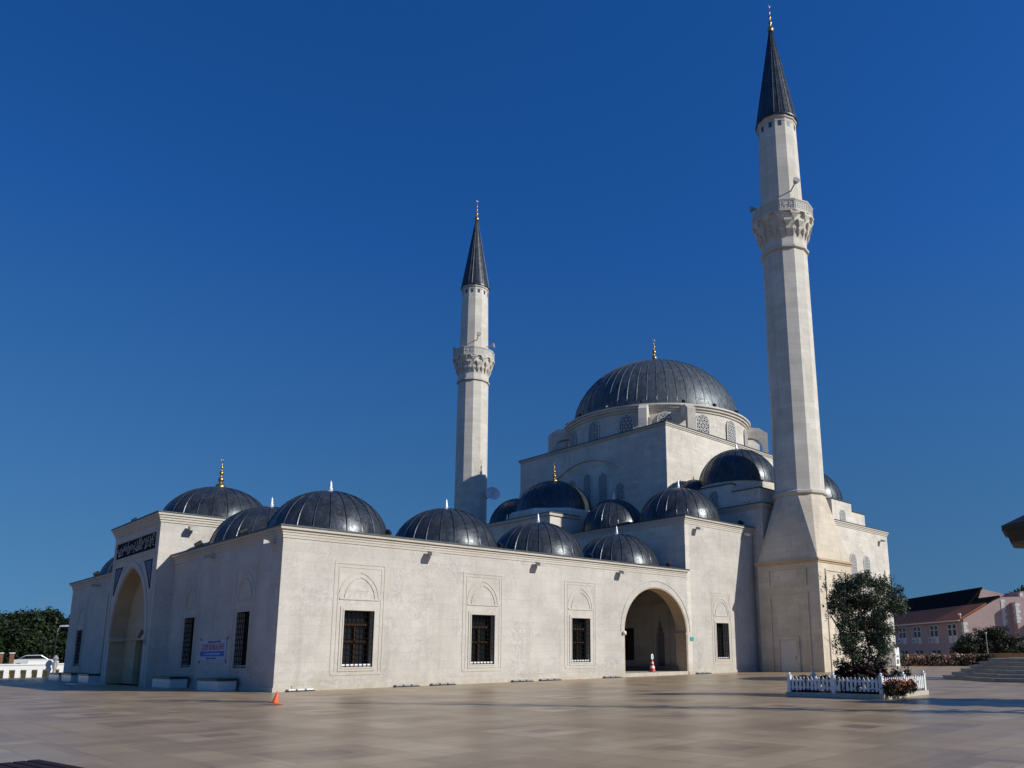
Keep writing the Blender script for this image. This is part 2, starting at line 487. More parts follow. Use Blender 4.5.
# left (shaded) wall, with the portal block standing in the middle
PY0, PY1 = 15.97, 25.92
LY = [4.19, 12.16, W - 12.16, W - 4.19]
for a, b, cs in ((T + .002, PY0 + .3, LY[:2]), (PY1 - .3, W - T - .002, LY[3:])):
    me = panel_mesh(rect(a, b, -.02, H1 - .55), [win_hole(c) for c in cs], T, face_x(0))
    mesh_obj("forecourt_wall", me, M_WALL, mosque)
MB().box(0, T, .0 + T + .001, T + .002, 0, .1).bm.free()
MB().box(0, 34, W - T, W, 0, H1 - .55).build("forecourt_wall", M_WALL, mosque)
# low roof of the galleries (three sides) under the lead
rf = MB(); zr0, zr1 = H1 - .549, H1 - .02
rf.box(.0, 33, .0, 8.4, zr0, zr1); rf.box(0, 8.4, 8.4, W - 8.4, zr0, zr1); rf.box(0, 33, W - 8.4, W, zr0, zr1)
rf.build("gallery_roof", M_LEADD, mosque)
# cornices of the low walls
def low_cornice(segs):
    for s in segs:
        mb = MB(); ed = MB()
        for k in range(4):
            o = (.04, .07, .12, .24)[k]; za = H1 - .60 + .14 * k; zb = za + .14 if k < 3 else H1 - .045
            s(mb, o, za, zb)
        s(ed, .29, H1 - .045, H1 + .03)
        mb.build("cornice", M_TRIM, mosque); ed.build("roof_edge", M_LEADD, mosque)
low_cornice([lambda m, o, a, b: m.box(-o, 32.54 + o * .6, -o, .4, a, b),
             lambda m, o, a, b: m.box(-o, .4, .4001, PY0 - .001, a, b),
             lambda m, o, a, b: m.box(-o, .4, PY1 + .001, W - .4001, a, b),
             lambda m, o, a, b: m.box(-o, 32.5, W - .4, W + o, a, b)])
# pale plinth strip along the wall foot
pl = MB(); pl.box(-.06, ARC - 3.7, -.06, 0, 0, .22); pl.build('plinth', M_TRIM, mosque)
pl = MB(); pl.box(ARC + 3.7, 42.3, -.06, -.005, 0, .22)
pl.build('plinth', M_TRIM, mosque); pl = MB()
pl.box(-.06, 0, 0.001, PY0, 0, .22); pl.build('plinth', M_TRIM, mosque); pl = MB(); pl.box(-.06, 0, PY1, W, 0, .22)
pl.build("plinth", M_TRIM, mosque)
# raised floor of the gallery seen through the arch, with its step
MB().box(0.9, 32.3, -.10, 8.4, .004, .26).build("gallery_floor", M_TRIM, mosque)
# inner arcade of the gallery
holes = [arch_hole(c, 2.9, .27, 3.2, 6.2) for c in (12.5, 20.6, 28.3)]
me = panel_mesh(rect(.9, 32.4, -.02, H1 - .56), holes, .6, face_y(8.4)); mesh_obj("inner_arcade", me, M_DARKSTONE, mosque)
# end wall of the gallery with its niche and window
nx = 32.62
niche = [(2.46, .3), (3.36, .3), (3.36, 3.3), (3.22, 3.3), (3.22, 3.7), (3.06, 3.7), (3.06, 4.15), (2.97, 4.15), (2.91, 4.75), (2.85, 4.15), (2.76, 4.15), (2.76, 3.7), (2.6, 3.7), (2.6, 3.3), (2.46, 3.3)]
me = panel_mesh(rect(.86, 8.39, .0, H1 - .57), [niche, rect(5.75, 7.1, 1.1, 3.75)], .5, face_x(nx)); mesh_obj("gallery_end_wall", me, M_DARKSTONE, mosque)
nb = MB()
fx = face_x(nx)
strip(nb, fx, [(1.9, .3), (1.9, 5.7), (3.75, 5.7), (3.75, .3)], .12, -.05, .0)
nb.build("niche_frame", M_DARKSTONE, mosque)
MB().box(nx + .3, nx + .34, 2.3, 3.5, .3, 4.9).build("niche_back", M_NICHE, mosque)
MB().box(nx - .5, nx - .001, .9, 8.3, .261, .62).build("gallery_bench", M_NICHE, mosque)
MB().box(nx + .35, nx + .4, 5.6, 7.3, 1.0, 3.9).build("gallery_window", M_GLASS, mosque)

# arch dressing: tan soffit, raised hood line, impost blocks
f0 = face_y(0)
ar = MB()
pr = arch_pts(ARC, 3.64, 3.2, 6.54, 16)
for (a, b) in zip(pr, pr[1:]):
    i0 = (ARC + (a[0] - ARC) * .985, 3.2 + (a[1] - 3.2) * .985); i1 = (ARC + (b[0] - ARC) * .985, 3.2 + (b[1] - 3.2) * .985)
    A = [ar.bm.verts.new(f0(*p, .03)) for p in (a, b, i1, i0)]; B = [ar.bm.verts.new(f0(*p, T + .25)) for p in (a, b, i1, i0)]
    ar.bm.faces.new(A); ar.bm.faces.new(B[::-1])
    for k in range(4): ar.bm.faces.new((A[k], A[(k + 1) % 4], B[(k + 1) % 4], B[k]))
frect(ar, f0, ARC + 3.58, ARC + 3.655, .26, 3.2, .03, T + .25); frect(ar, f0, ARC - 3.655, ARC - 3.58, .26, 3.2, .03, T + .25)
frect(ar, f0, ARC + 3.46, ARC + 3.72, 2.98, 3.22, -.04, T + .27); frect(ar, f0, ARC - 3.72, ARC - 3.46, 2.98, 3.22, -.04, T + .27)
ar.build("arch_lining", M_TAN, mosque)
ah = MB()
strip(ah, f0, [(ARC + 4.0, 1.0)] [:0] + arch_pts(ARC, 3.98, 3.25, 7.02, 16), .07, -.035, .0)
ah.build("arch_moulding", M_WALL, mosque)

# windows
def bars(mb, f, u0, u1, v0, v1, w, du=.25, dv=.29, r=.012, peg=.0):
    nu = round((u1 - u0) / du); nv = round((v1 - v0) / dv)
    for i in range(nu + 1):
        u = u0 + (u1 - u0) * i / nu
        frect(mb, f, u - r, u + r, v0, v1, w - r, w + r)
    for j in range(nv + 1):
        v = v0 + (v1 - v0) * j / nv
        frect(mb, f, u0, u1, v - r, v + r, w - r - .01, w + r - .01)
        for i in range(nu + 1):
            u = u0 + (u1 - u0) * i / nu
            frect(mb, f, u - r * 2.2, u + r * 2.2, v - r * 2.2, v + r * 2.2, w - r * 2.2, w + r * 2.2)

def mosque_window(f, c, fw_=1.4, hw=WW, zb=ZB, zt=ZT, zft=ZFT, wooden=True):
    mb = MB()
    strip(mb, f, [(c - fw_, zb - .28), (c - fw_, zft), (c + fw_, zft), (c + fw_, zb - .28)], -.11, -.022, 0)
    strip(mb, f, [(c - fw_ + .18, zb - .22), (c - fw_ + .18, zft - .18), (c + fw_ - .18, zft - .18), (c + fw_ - .18, zb - .22)], -.05, -.02, 0)
    frect(mb, f, c - fw_ - .05, c + fw_ + .05, zb - .40, zb - .28, -.03, 0)
    # square frame round the opening
    strip(mb, f, [(c - hw, zb), (c - hw, zt), (c + hw, zt), (c + hw, zb)], -.20, -.035, .0, closed=True)
    strip(mb, f, [(c - hw, zb), (c - hw, zt), (c + hw, zt), (c + hw, zb)], -.07, -.06, -.035, closed=True)
    # blind pointed arch above
    zs = zt + .62
    strip(mb, f, arch_pts(c, hw + .20, zs, zft - .42, 10), .16, -.026, 0)
    strip(mb, f, arch_pts(c, hw - .02, zs, zft - .68, 10), .045, -.035, 0)
    frect(mb, f, c - fw_ + .24, c + fw_ - .24, zs - .07, zs, -.045, 0)
    s = mb.build("window", M_TRIM, mosque)
    gr = MB(); bars(gr, f, c - hw + .02, c + hw - .02, zb + .06, zt - .04, .02)
    gr.build("grille", M_IRON, s)
    p = MB(); frect(p, f, c - hw - .05, c + hw + .05, zb - .05, zt + .05, .56, .60); p.build("pane", M_GLASS, s)
    if wooden:
        wd = MB()
        frect(wd, f, c - .055, c + .055, zb, zt - .7, .40, .47)
        frect(wd, f, c - hw, c + hw, zt - .78, zt - .66, .39, .48)
        frect(wd, f, c - hw, c + hw, zb + 1.28, zb + 1.36, .40, .47)
        frect(wd, f, c - hw, c - hw + .09, zb, zt, .39, .48); frect(wd, f, c + hw - .09, c + hw, zb, zt, .39, .48)
        wd.build("sash", M_WOOD, s)
    wl = MB(); frect(wl, f, c - hw + .004, c + hw - .004, zb + .002, zb + .16, .06, .26); wl.build("sill", M_WHITE, s)
    return s
for c in RX: mosque_window(f0, c)
for c in LY[:2] + LY[3:]: mosque_window(face_x(0), c)
MB().box(-.09, -.001, W - 11.6, W - 11.25, .23, 6.6).build("pilaster_strip", M_TRIM, mosque)

# ---------------- porch (taller block behind the forecourt)
PXA, PXB, H2 = 32.54, 42.3, 12.58
me = panel_mesh(rect(PXA + .55, PXB, -.02, H2 - .6), [rect(37.17 - WW, 37.17 + WW, ZB, ZT)], T, face_y(-.004)); mesh_obj("porch_wall", me, M_WALL, mosque)
pw = MB(); pw.box(PXA, PXA + .549, -.004, W + .004, H1 - .54, H2 - .6); pw.box(PXA, PXB, W - .6, W + .004, 0, H2 - .6)
pw.box(PXA, PXA + .549, -.004, .845, -.02, H1 - .541); pw.box(PXA + .9, PXA + 1.2, .85, W - .6, 0, H1 - .55)
pw.build("porch_wall", M_HALL, mosque)
mosque_window(face_y(-.004), 37.17, 1.28, wooden=False)
cm = MB(); ed = MB()
for k in range(4):
    o = (.04, .07, .12, .24)[k]; za = H2 - .64 + .15 * k; zb = za + .15 if k < 3 else H2 - .045
    cm.box(PXA - o * .6, PXB + .16, -.004 - o, W + .004 + o, za, zb)
ed.box(PXA - .2, PXB + .18, -.3, W + .3, H2 - .045, H2 + .03)
cm.build("cornice", M_TRIM, mosque); ed.build("roof_edge", M_LEADD, mosque)
# raised centre bay of the porch
cb = MB(); cb.box(PXA - .05, 36.2, MID - 4.85, MID + 4.85, H2 + .02, 14.72); cb.build("porch_centre", M_HALL, mosque)
MB().box(PXA - .25, 36.3, MID - 5.02, MID + 5.02, 14.72, 14.98).build("cornice", M_TRIM, mosque)
MB().box(PXA - .28, 36.35, MID - 5.07, MID + 5.07, 14.982, 15.05).build("roof_edge", M_LEADD, mosque)
db = MB(); db.lathe([(4.9, H2), (4.9, 15.7), (4.6, 15.95)], 8, (37.5, MID), R(22.5)); db.build("dome_base", M_HALL, mosque)

# ---------------- domes
def dome_prof(r, z0, h, n=12, base=.12):
    pr_ = [(r * 1.035, z0 - base), (r * 1.035, z0), (r, z0 + .02)]
    for k in range(1, n + 1):
        a = math.pi / 2 * k / n
        pr_.append((r * math.cos(a) ** .96 if k < n else 0.0, z0 + h * math.sin(a)))
    return pr_
def seams(mb, r, z0, h, n, c, rr):
    m = 11
    for k in range(n):
        t = 2 * math.pi * (k + .35) / n
        pts = []
        for i in range(m + 1):
            a = math.pi / 2 * i / m * .965
            q = r * math.cos(a) ** .96
            pts.append((c[0] + q * math.cos(t), c[1] + q * math.sin(t), z0 + .02 + h * math.sin(a)))
        mb.tube(pts, rr, 5, rr * .6)
def finial(parent, c, z, s, mat, kind='gold', thin=1.0):
    mb = MB()
    if kind == 'gold':
        pr_ = [(.0, 0), (.34, 0), (.42, .12), (.36, .34), (.14, .46), (.10, .60), (.20, .70), (.24, .82), (.18, .95), (.08, 1.05), (.07, 1.2), (.15, 1.28), (.17, 1.38), (.12, 1.5), (.05, 1.58), (.05, 1.72), (.10, 1.8), (.10, 1.9), (.03, 2.0), (.025, 2.2), (.0, 2.32)]
    else:
        pr_ = [(0, 0), (.20, 0), (.22, .1), (.13, .2), (.16, .3), (.09, .42), (.12, .52), (.07, .62), (.09, .7), (.04, .82), (0, .95)]
    mb.lathe([(r * s * (thin if kind == 'gold' else 1), z + q * s) for r, q in pr_], 14, c)
    if kind == 'gold':
        pts = [(c[0] + .12 * s * math.cos(a), c[1], z + (2.44 + .12 * math.sin(a)) * s) for a in np.linspace(R(120), R(420), 12)]
        mb.tube(pts, .025 * s, 5)
    return mb.build("finial", mat, parent, smooth=50)
def dome(c, r, z0, h, nseam, fin=None, fs=1.0, seg=48, mat=M_LEAD, rr=.035, drum=None):
    mb = MB(); mb.lathe(dome_prof(r, z0, h), seg, c); seams(mb, r, z0, h, nseam, c, rr)
    d = mb.build("dome", mat, mosque, smooth=40)
    if drum:
        MB().lathe([(r * 1.02, drum), (r * 1.02, z0 - .125)], 48, c).build("dome_drum", M_HALL, d, smooth=40)
    if fin: finial(d, c, z0 + h - .04, fs, M_GOLD if fin == 'gold' else M_WHITEMETAL, fin)
    return d
GX = [4.4, 12.5, 20.55, 29.0]
for x in GX: dome((x, 4.19), 3.42, H1 - .15, 3.1, 24, 'pale', .85)
for y in (11.85, W - 11.85): dome((4.2, y), 3.55, H1 - .15, 3.22, 24, 'pale', .85)
for x in GX: dome((x, W - 4.19), 3.55, H1 - .15, 3.22, 24, 'pale', .85)
dome((4.1, MID), 3.72, 10.95, 2.98, 24, 'gold', .88)
for y in (4.25, W - 4.25): dome((37.3, y), 3.66, H2 + .05, 3.5, 24, 'pale', 1.0)
for y in (12.3, 28.6): dome((37.4, y), 3.1, H2 + .3, 3.4, 24, 'pale', .95)
dome((37.5, MID), 4.0, 16.0, 3.5, 28, 'gold', .85)

# ---------------- entrance portal
PX = -1.03; HP = 10.88
fp = face_x(PX)
pin = [(MID - 3.85, -.02), (MID + 3.85, -.02)] + arch_pts(MID, 3.85, 3.1, 7.72, 16)
me = panel_mesh(rect(PY0, PY1, -.02, HP - .6), [[(u, max(v, .0)) for u, v in pin]], .95, fp)
mesh_obj("portal", me, M_WALL, mosque)
bk = [(MID - 4.2, 0), (MID + 4.2, 0), (MID + 4.2, 8.2), (MID - 4.2, 8.2)]
door_h = arch_hole(MID, 1.25, .0, 2.3, 3.6)
me = panel_mesh(bk, [[(u, max(v, .02)) for u, v in door_h]], .5, face_x(PX + .955)); mesh_obj("portal_niche", me, M_TAN, mosque)
pb = MB(); pb.box(PX + .951, 7.9, PY0, PY0 + .5, 0, HP - .6); pb.box(PX + .951, 7.9, PY1 - .5, PY1, 0, HP - .6); pb.box(7.4, 7.9, PY0 + .5, PY1 - .5, 5.2, HP - .6)
pb.build("portal", M_WALL, mosque)
cm = MB()
for k in range(4):
    o = (.06, .12, .18, .26)[k]; za = HP - .64 + .15 * k; zb = za + .15 if k < 3 else HP - .045
    cm.box(PX - o, 7.9 + o, PY0 - o, PY1 + o, za, zb)
cm.build("cornice", M_TRIM, mosque)
MB().box(PX - .31, 8.2, PY0 - .31, PY1 + .31, HP - .045, HP + .03).build("roof_edge", M_LEADD, mosque)
pm = MB()
strip(pm, fp, arch_pts(MID, 3.9, 3.1, 7.78, 16), .38, -.06, 0)
frect(pm, fp, MID + 3.62, MID + 4.35, 2.86, 3.12, -.09, .9); frect(pm, fp, MID - 4.35, MID - 3.62, 2.86, 3.12, -.09, .9)
strip(pm, fp, [(MID - 4.45, .0), (MID - 4.45, 8.32), (MID + 4.45, 8.32), (MID + 4.45, .0)], -.10, -.04, 0)
strip(pm, fp, [(MID - 4.40, 8.55), (MID - 4.40, 9.75), (MID + 4.40, 9.75), (MID + 4.40, 8.55)], -.08, -.04, 0, closed=True)
pm.build("portal_moulding", M_TRIM, mosque)
li = MB()
prr = arch_pts(MID, 3.84, 3.1, 7.70, 16)
for a, b in zip(prr, prr[1:]):
    s_ = .985
    i0 = (MID + (a[0] - MID) * s_, 3.1 + (a[1] - 3.1) * s_); i1 = (MID + (b[0] - MID) * s_, 3.1 + (b[1] - 3.1) * s_)
    A = [li.bm.verts.new(fp(*p, .02)) for p in (a, b, i1, i0)]; B = [li.bm.verts.new(fp(*p, .95)) for p in (a, b, i1, i0)]
    li.bm.faces.new(A); li.bm.faces.new(B[::-1])
    for k in range(4): li.bm.faces.new((A[k], A[(k + 1) % 4], B[(k + 1) % 4], B[k]))
frect(li, fp, MID + 3.79, MID + 3.845, 0, 3.1, .02, .95); frect(li, fp, MID - 3.845, MID - 3.79, 0, 3.1, .02, .95)
frect(li, fp, MID - 3.78, MID + 3.78, 2.9, 3.06, .86, .955)
li.build("portal_lining", M_TAN, mosque)
MB().box(PX + 1.25, PX + 1.32, MID - 1.3, MID + 1.3, .0, 3.7).build("door", M_DOORP, mosque)
# inscription panel
ip = MB(); frect(ip, fp, MID - 4.25, MID + 4.25, 8.62, 9.68, -.02, 0); ins = ip.build("inscription_panel", M_INSCR, mosque)
rnd = random.Random(5); ca = MB()
u = MID - 4.1
while u < MID + 4.0:
    hgt = rnd.choice((.35, .7, .8, .5))
    v0 = 8.74 + rnd.random() * .12
    k = rnd.random()
    if k < .4:
        frect(ca, fp, u, u + .045, v0, v0 + hgt, -.035, -.02)
    else:
        rr_ = .10 + rnd.random() * .12; cu_, cv_ = u + rr_, v0 + rr_ + rnd.random() * .45
        a0_ = rnd.random() * 6; n_ = 8
        pts = [(cu_ + rr_ * math.cos(a0_ + 4.2 * q / n_), min(9.6, cv_ + rr_ * math.sin(a0_ + 4.2 * q / n_))) for q in range(n_ + 1)]
        strip(ca, fp, pts, .04, -.035, -.02)
    if rnd.random() < .5: frect(ca, fp, u, u + .3, v0 + .02, v0 + .07, -.034, -.021)
    u += .17 + rnd.random() * .16
ca.build("calligraphy", M_LATT, ins)
for sgn in (-1, 1):
    tp = MB(); o = lambda d: MID + sgn * d
    tri = [(o(4.05), 7.95), (o(2.35), 7.95), (o(3.0), 7.3), (o(3.6), 6.6), (o(3.95), 6.05), (o(4.05), 6.05)]
    tp.poly_prism([fp(a, b, -.015) for a, b in tri], (.02, 0, 0)); t = tp.build("tile_panel", M_TILE, mosque)
    tf = MB(); strip(tf, fp, tri if sgn < 0 else tri[::-1], .07, -.03, 0.0, closed=True); tf.build("panel_border", M_INSCR, t)

# ---------------- prayer hall
HX0, HX1, HY0, HY1, HH = 42.5, 68.2, -1.05, W + 1.05, 14.80
hb = MB(); hb.box(HX0, HX1, HY0, HY1, -.02, HH - .5); hb.build("hall_wall", M_HALL, mosque)
cm = MB()
for k in range(3):
    o = (.06, .12, .2)[k]; za = HH - .5 + .16 * k; zb = za + .16 if k < 2 else HH - .045
    cm.box(HX0 - o, HX1 + o, HY0 - o, HY1 + o, za, zb)
cm.build("cornice", M_TRIM, mosque)
MB().box(HX0 - .24, HX1 + .24, HY0 - .24, HY1 + .24, HH - .045, HH + .03).build("roof_edge", M_LEADD, mosque)
CX0, CX1, CY0, CY1, HC = 42.35, 66.1, 9.58, W - 9.58, 24.7
cc = MB(); cc.box(CX0, CX1, CY0, CY1, HH, HC - .35); cc.build("hall_cube", M_HALL, mosque)
cm = MB(); cm.box(CX0 - .08, CX1 + .08, CY0 - .08, CY1 + .08, HC - .35, HC - .2); cm.box(CX0 - .16, CX1 + .16, CY0 - .16, CY1 + .16, HC - .2, HC - .04)
cm.build("cornice", M_TRIM, mosque)
MB().box(CX0 - .22, CX1 + .22, CY0 - .22, CY1 + .22, HC - .04, HC + .04).build("roof_edge", M_LEADD, mosque)
fc = face_x(CX0)
ra = MB()
for rad_, w_ in ((9.1, .28),):
    pts = [(MID + rad_ * math.cos(a), 13.5 + rad_ * math.sin(a)) for a in np.linspace(R(8), R(172), 40)]
    strip(ra, fc, pts, w_, -.2, 0)
ra.build("relief_arch", M_HALL, mosque)

def lattice(mb, f, c, hw, zb, zs, za, w, step=.34, r=.035):
    """diagonal pierced screen clipped to the arched opening"""
    out = arch_hole(c, hw, zb, zs, za, 8)
    def inside(x, y):
        k = False; n = len(out)
        for i in range(n):
            x1, y1 = out[i]; x2, y2 = out[(i + 1) % n]
            if (y1 > y) != (y2 > y) and x < (x2 - x1) * (y - y1) / (y2 - y1) + x1: k = not k
        return k
    for ang in (R(60), R(-60), 0):
        d = Vector((math.cos(ang), math.sin(ang))); nn = Vector((-d.y, d.x))
        m = Vector((c, (zb + za) / 2)); L = (za - zb)
        k = -int(L / step) - 1
        while k * step < L:
            run = None; q = -L
            while q <= L:
                p = m + nn * (k * step) + d * q
                if inside(*p):
                    if run is None: run = p.copy()
                    last = p.copy()
                elif run is not None:
                    if (last - run).length > .15:
                        a, b = run, last; t = nn * r
                        A = [mb.bm.verts.new(f(*v, w)) for v in (a - t, b - t, b + t, a + t)]
                        B = [mb.bm.verts.new(f(*v, w + .06)) for v in (a - t, b - t, b + t, a + t)]
                        mb.bm.faces.new(A); mb.bm.faces.new(B[::-1])
                        for i in range(4): mb.bm.faces.new((A[i], A[(i + 1) % 4], B[(i + 1) % 4], B[i]))
                    run = None
                q += .07
            k += 1
def lattice_window(f, c, hw, zb, zs, za, parent=None, name="lattice_window", sc=1.0):
    mb = MB()
    o = arch_pts(c, hw, zs, za, 8)
    pts = [(c + hw, zb)] + o + [(c - hw, zb)]
    strip(mb, f, pts, .14 * sc, -.08, .0)
    fr = mb.build(name, M_LATT, parent or mosque)
    p = MB(); p.poly_prism([f(a, b, -.018) for a, b in arch_hole(c, hw, zb, zs, za, 8)], f(0, 0, .02) - f(0, 0, 0)); p.build("pane", M_GLASS, fr)
    l = MB(); lattice(l, f, c, hw, zb, zs, za, -.075, .40 * sc, .046 * sc); l.build("lattice", M_LATT, fr)
    return fr
for d, zt_ in ((-4.9, 19.4), (-2.4, 20.8), (0, 21.1), (2.4, 20.8), (4.9, 19.4)):
    lattice_window(fc, MID + d - .1, .63, 17.6, zt_ - .8, zt_, sc=.9)
for x in (59.5, 62.6): lattice_window(face_y(HY0), x, .62, 7.0, 10.9, 11.65, sc=.8)

# drum and great dome
DC = (54.5, MID); DZ = 28.4
dr = MB(); dr.lathe([(10.95, HC), (10.95, DZ - .75), (11.1, DZ - .7), (11.1, DZ - .5), (11.3, DZ - .45), (11.3, DZ - .22), (11.5, DZ - .18), (11.5, DZ)], 96, DC)
drum = dr.build("drum", M_HALL, mosque, smooth=30)
def radial_face(a, r):
    ca_, sa_ = math.cos(a), math.sin(a)
    return lambda u, v, w: Vector((DC[0] + ca_ * (r - w) - sa_ * u, DC[1] + sa_ * (r - w) + ca_ * u, v))
for k in range(16):
    lattice_window(radial_face(R(22.5 * k), 11.0), 0.0, .74, HC + .15, 26.6, 27.4, name="drum_window", parent=drum, sc=.95)
for dg_ in (45, 135, 225, 315):
    for off in (-11.25, 11.25):
        a = R(dg_ + off); fb = radial_face(a, 0)
        mb = MB()
        # buttress: upright pier with a flying strut to the drum
        ca_, sa_ = math.cos(a), math.sin(a)
        def P(r, u, z): return (DC[0] + ca_ * r - sa_ * u, DC[1] + sa_ * r + ca_ * u, z)
        prof = [(10.9, 26.9), (10.9, 28.2), (12.4, 28.0), (13.4, 27.3), (13.4, HC), (12.75, HC), (12.75, 25.9), (12.3, 26.5), (11.6, 26.8)]
        mb.poly_prism([P(r, -.45, z) for r, z in prof], Vector(P(0, .9, 0)) - Vector(P(0, 0, 0)))
        mb.build("buttress", M_HALL, mosque)
md = MB(); md.lathe(dome_prof(10.22, DZ + .05, 8.5, 18, .06), 112, DC); seams(md, 10.22, DZ + .05, 8.5, 56, DC, .05)
d0 = md.build("dome", lead("lead_great", (.045, .056, .066), (.10, .12, .135), .46, .35), mosque, smooth=40)
finial(d0, DC, DZ + 8.5, 1.45, M_GOLD, 'gold')

# corner towers of the hall with their domes
def tower(cx, cy, sx_, sy_):
    mb = MB()
    # main block, and a lower shoulder wrapped round its outer corner
    def bx(a0, a1, b0, b1, z0, z1, mt, nm):
        xs = sorted((cx + sx_ * a0, cx + sx_ * a1)); ys = sorted((cy + sy_ * b0, cy + sy_ * b1))
        MB().box(xs[0], xs[1], ys[0], ys[1], z0, z1).build(nm, mt, mosque)
    near = sx_ < 0
    if near:
        bx(-4, 4.25, -5, 2.0, HH, 17.05, M_HALL, "corner_tower"); bx(-4, 4.35, -5, 2.1, 17.05, 17.14, M_LEADD, "roof_edge")
        bx(-1, 4.24, 2.0, 5.1, HH, 16.22, M_HALL, "tower_shoulder"); bx(-1.1, 4.34, 2.101, 5.2, 16.22, 16.30, M_LEADD, "roof_edge")
    else:
        bx(-4, .3, -4, 5.1, HH, 17.05, M_HALL, "corner_tower"); bx(-4, .4, -4, 5.2, 17.05, 17.14, M_LEADD, "roof_edge")
        bx(.3, 3.3, -4, 5.1, HH, 16.2, M_HALL, "tower_shoulder"); bx(.401, 3.4, -4, 5.2, 16.2, 16.28, M_LEADD, "roof_edge")
    dome((cx, cy), 3.92, 17.6, 3.8, 26, 'pale', .9, drum=16.0)
tower(46.8, 4.2, -1, -1); tower(46.8, W - 4.2, -1, 1)
tower(60.0, 4.2, 1, -1); tower(60.0, W - 4.2, 1, 1)
lattice_window(face_x(42.55), 4.1, .5, 15.1, 16.1, 16.6, sc=.7)
lattice_window(face_y(-.9), 58.2, .5, 14.95, 15.6, 16.1, sc=.7)
dome((44.2, 7.7), 1.6, 16.9, 1.65, 14, 'pale', .5, drum=15)
dome((44.2, W - 7.7), 1.6, 16.9, 1.65, 14, 'pale', .5, drum=15)
av = MB(); av.box(51, 55.9, 1.4, 9.57, HH, 16.9); av.box(51, 55.9, W - 9.57, W - 1.4, HH, 16.9); av.build("aisle_block", M_HALL, mosque)

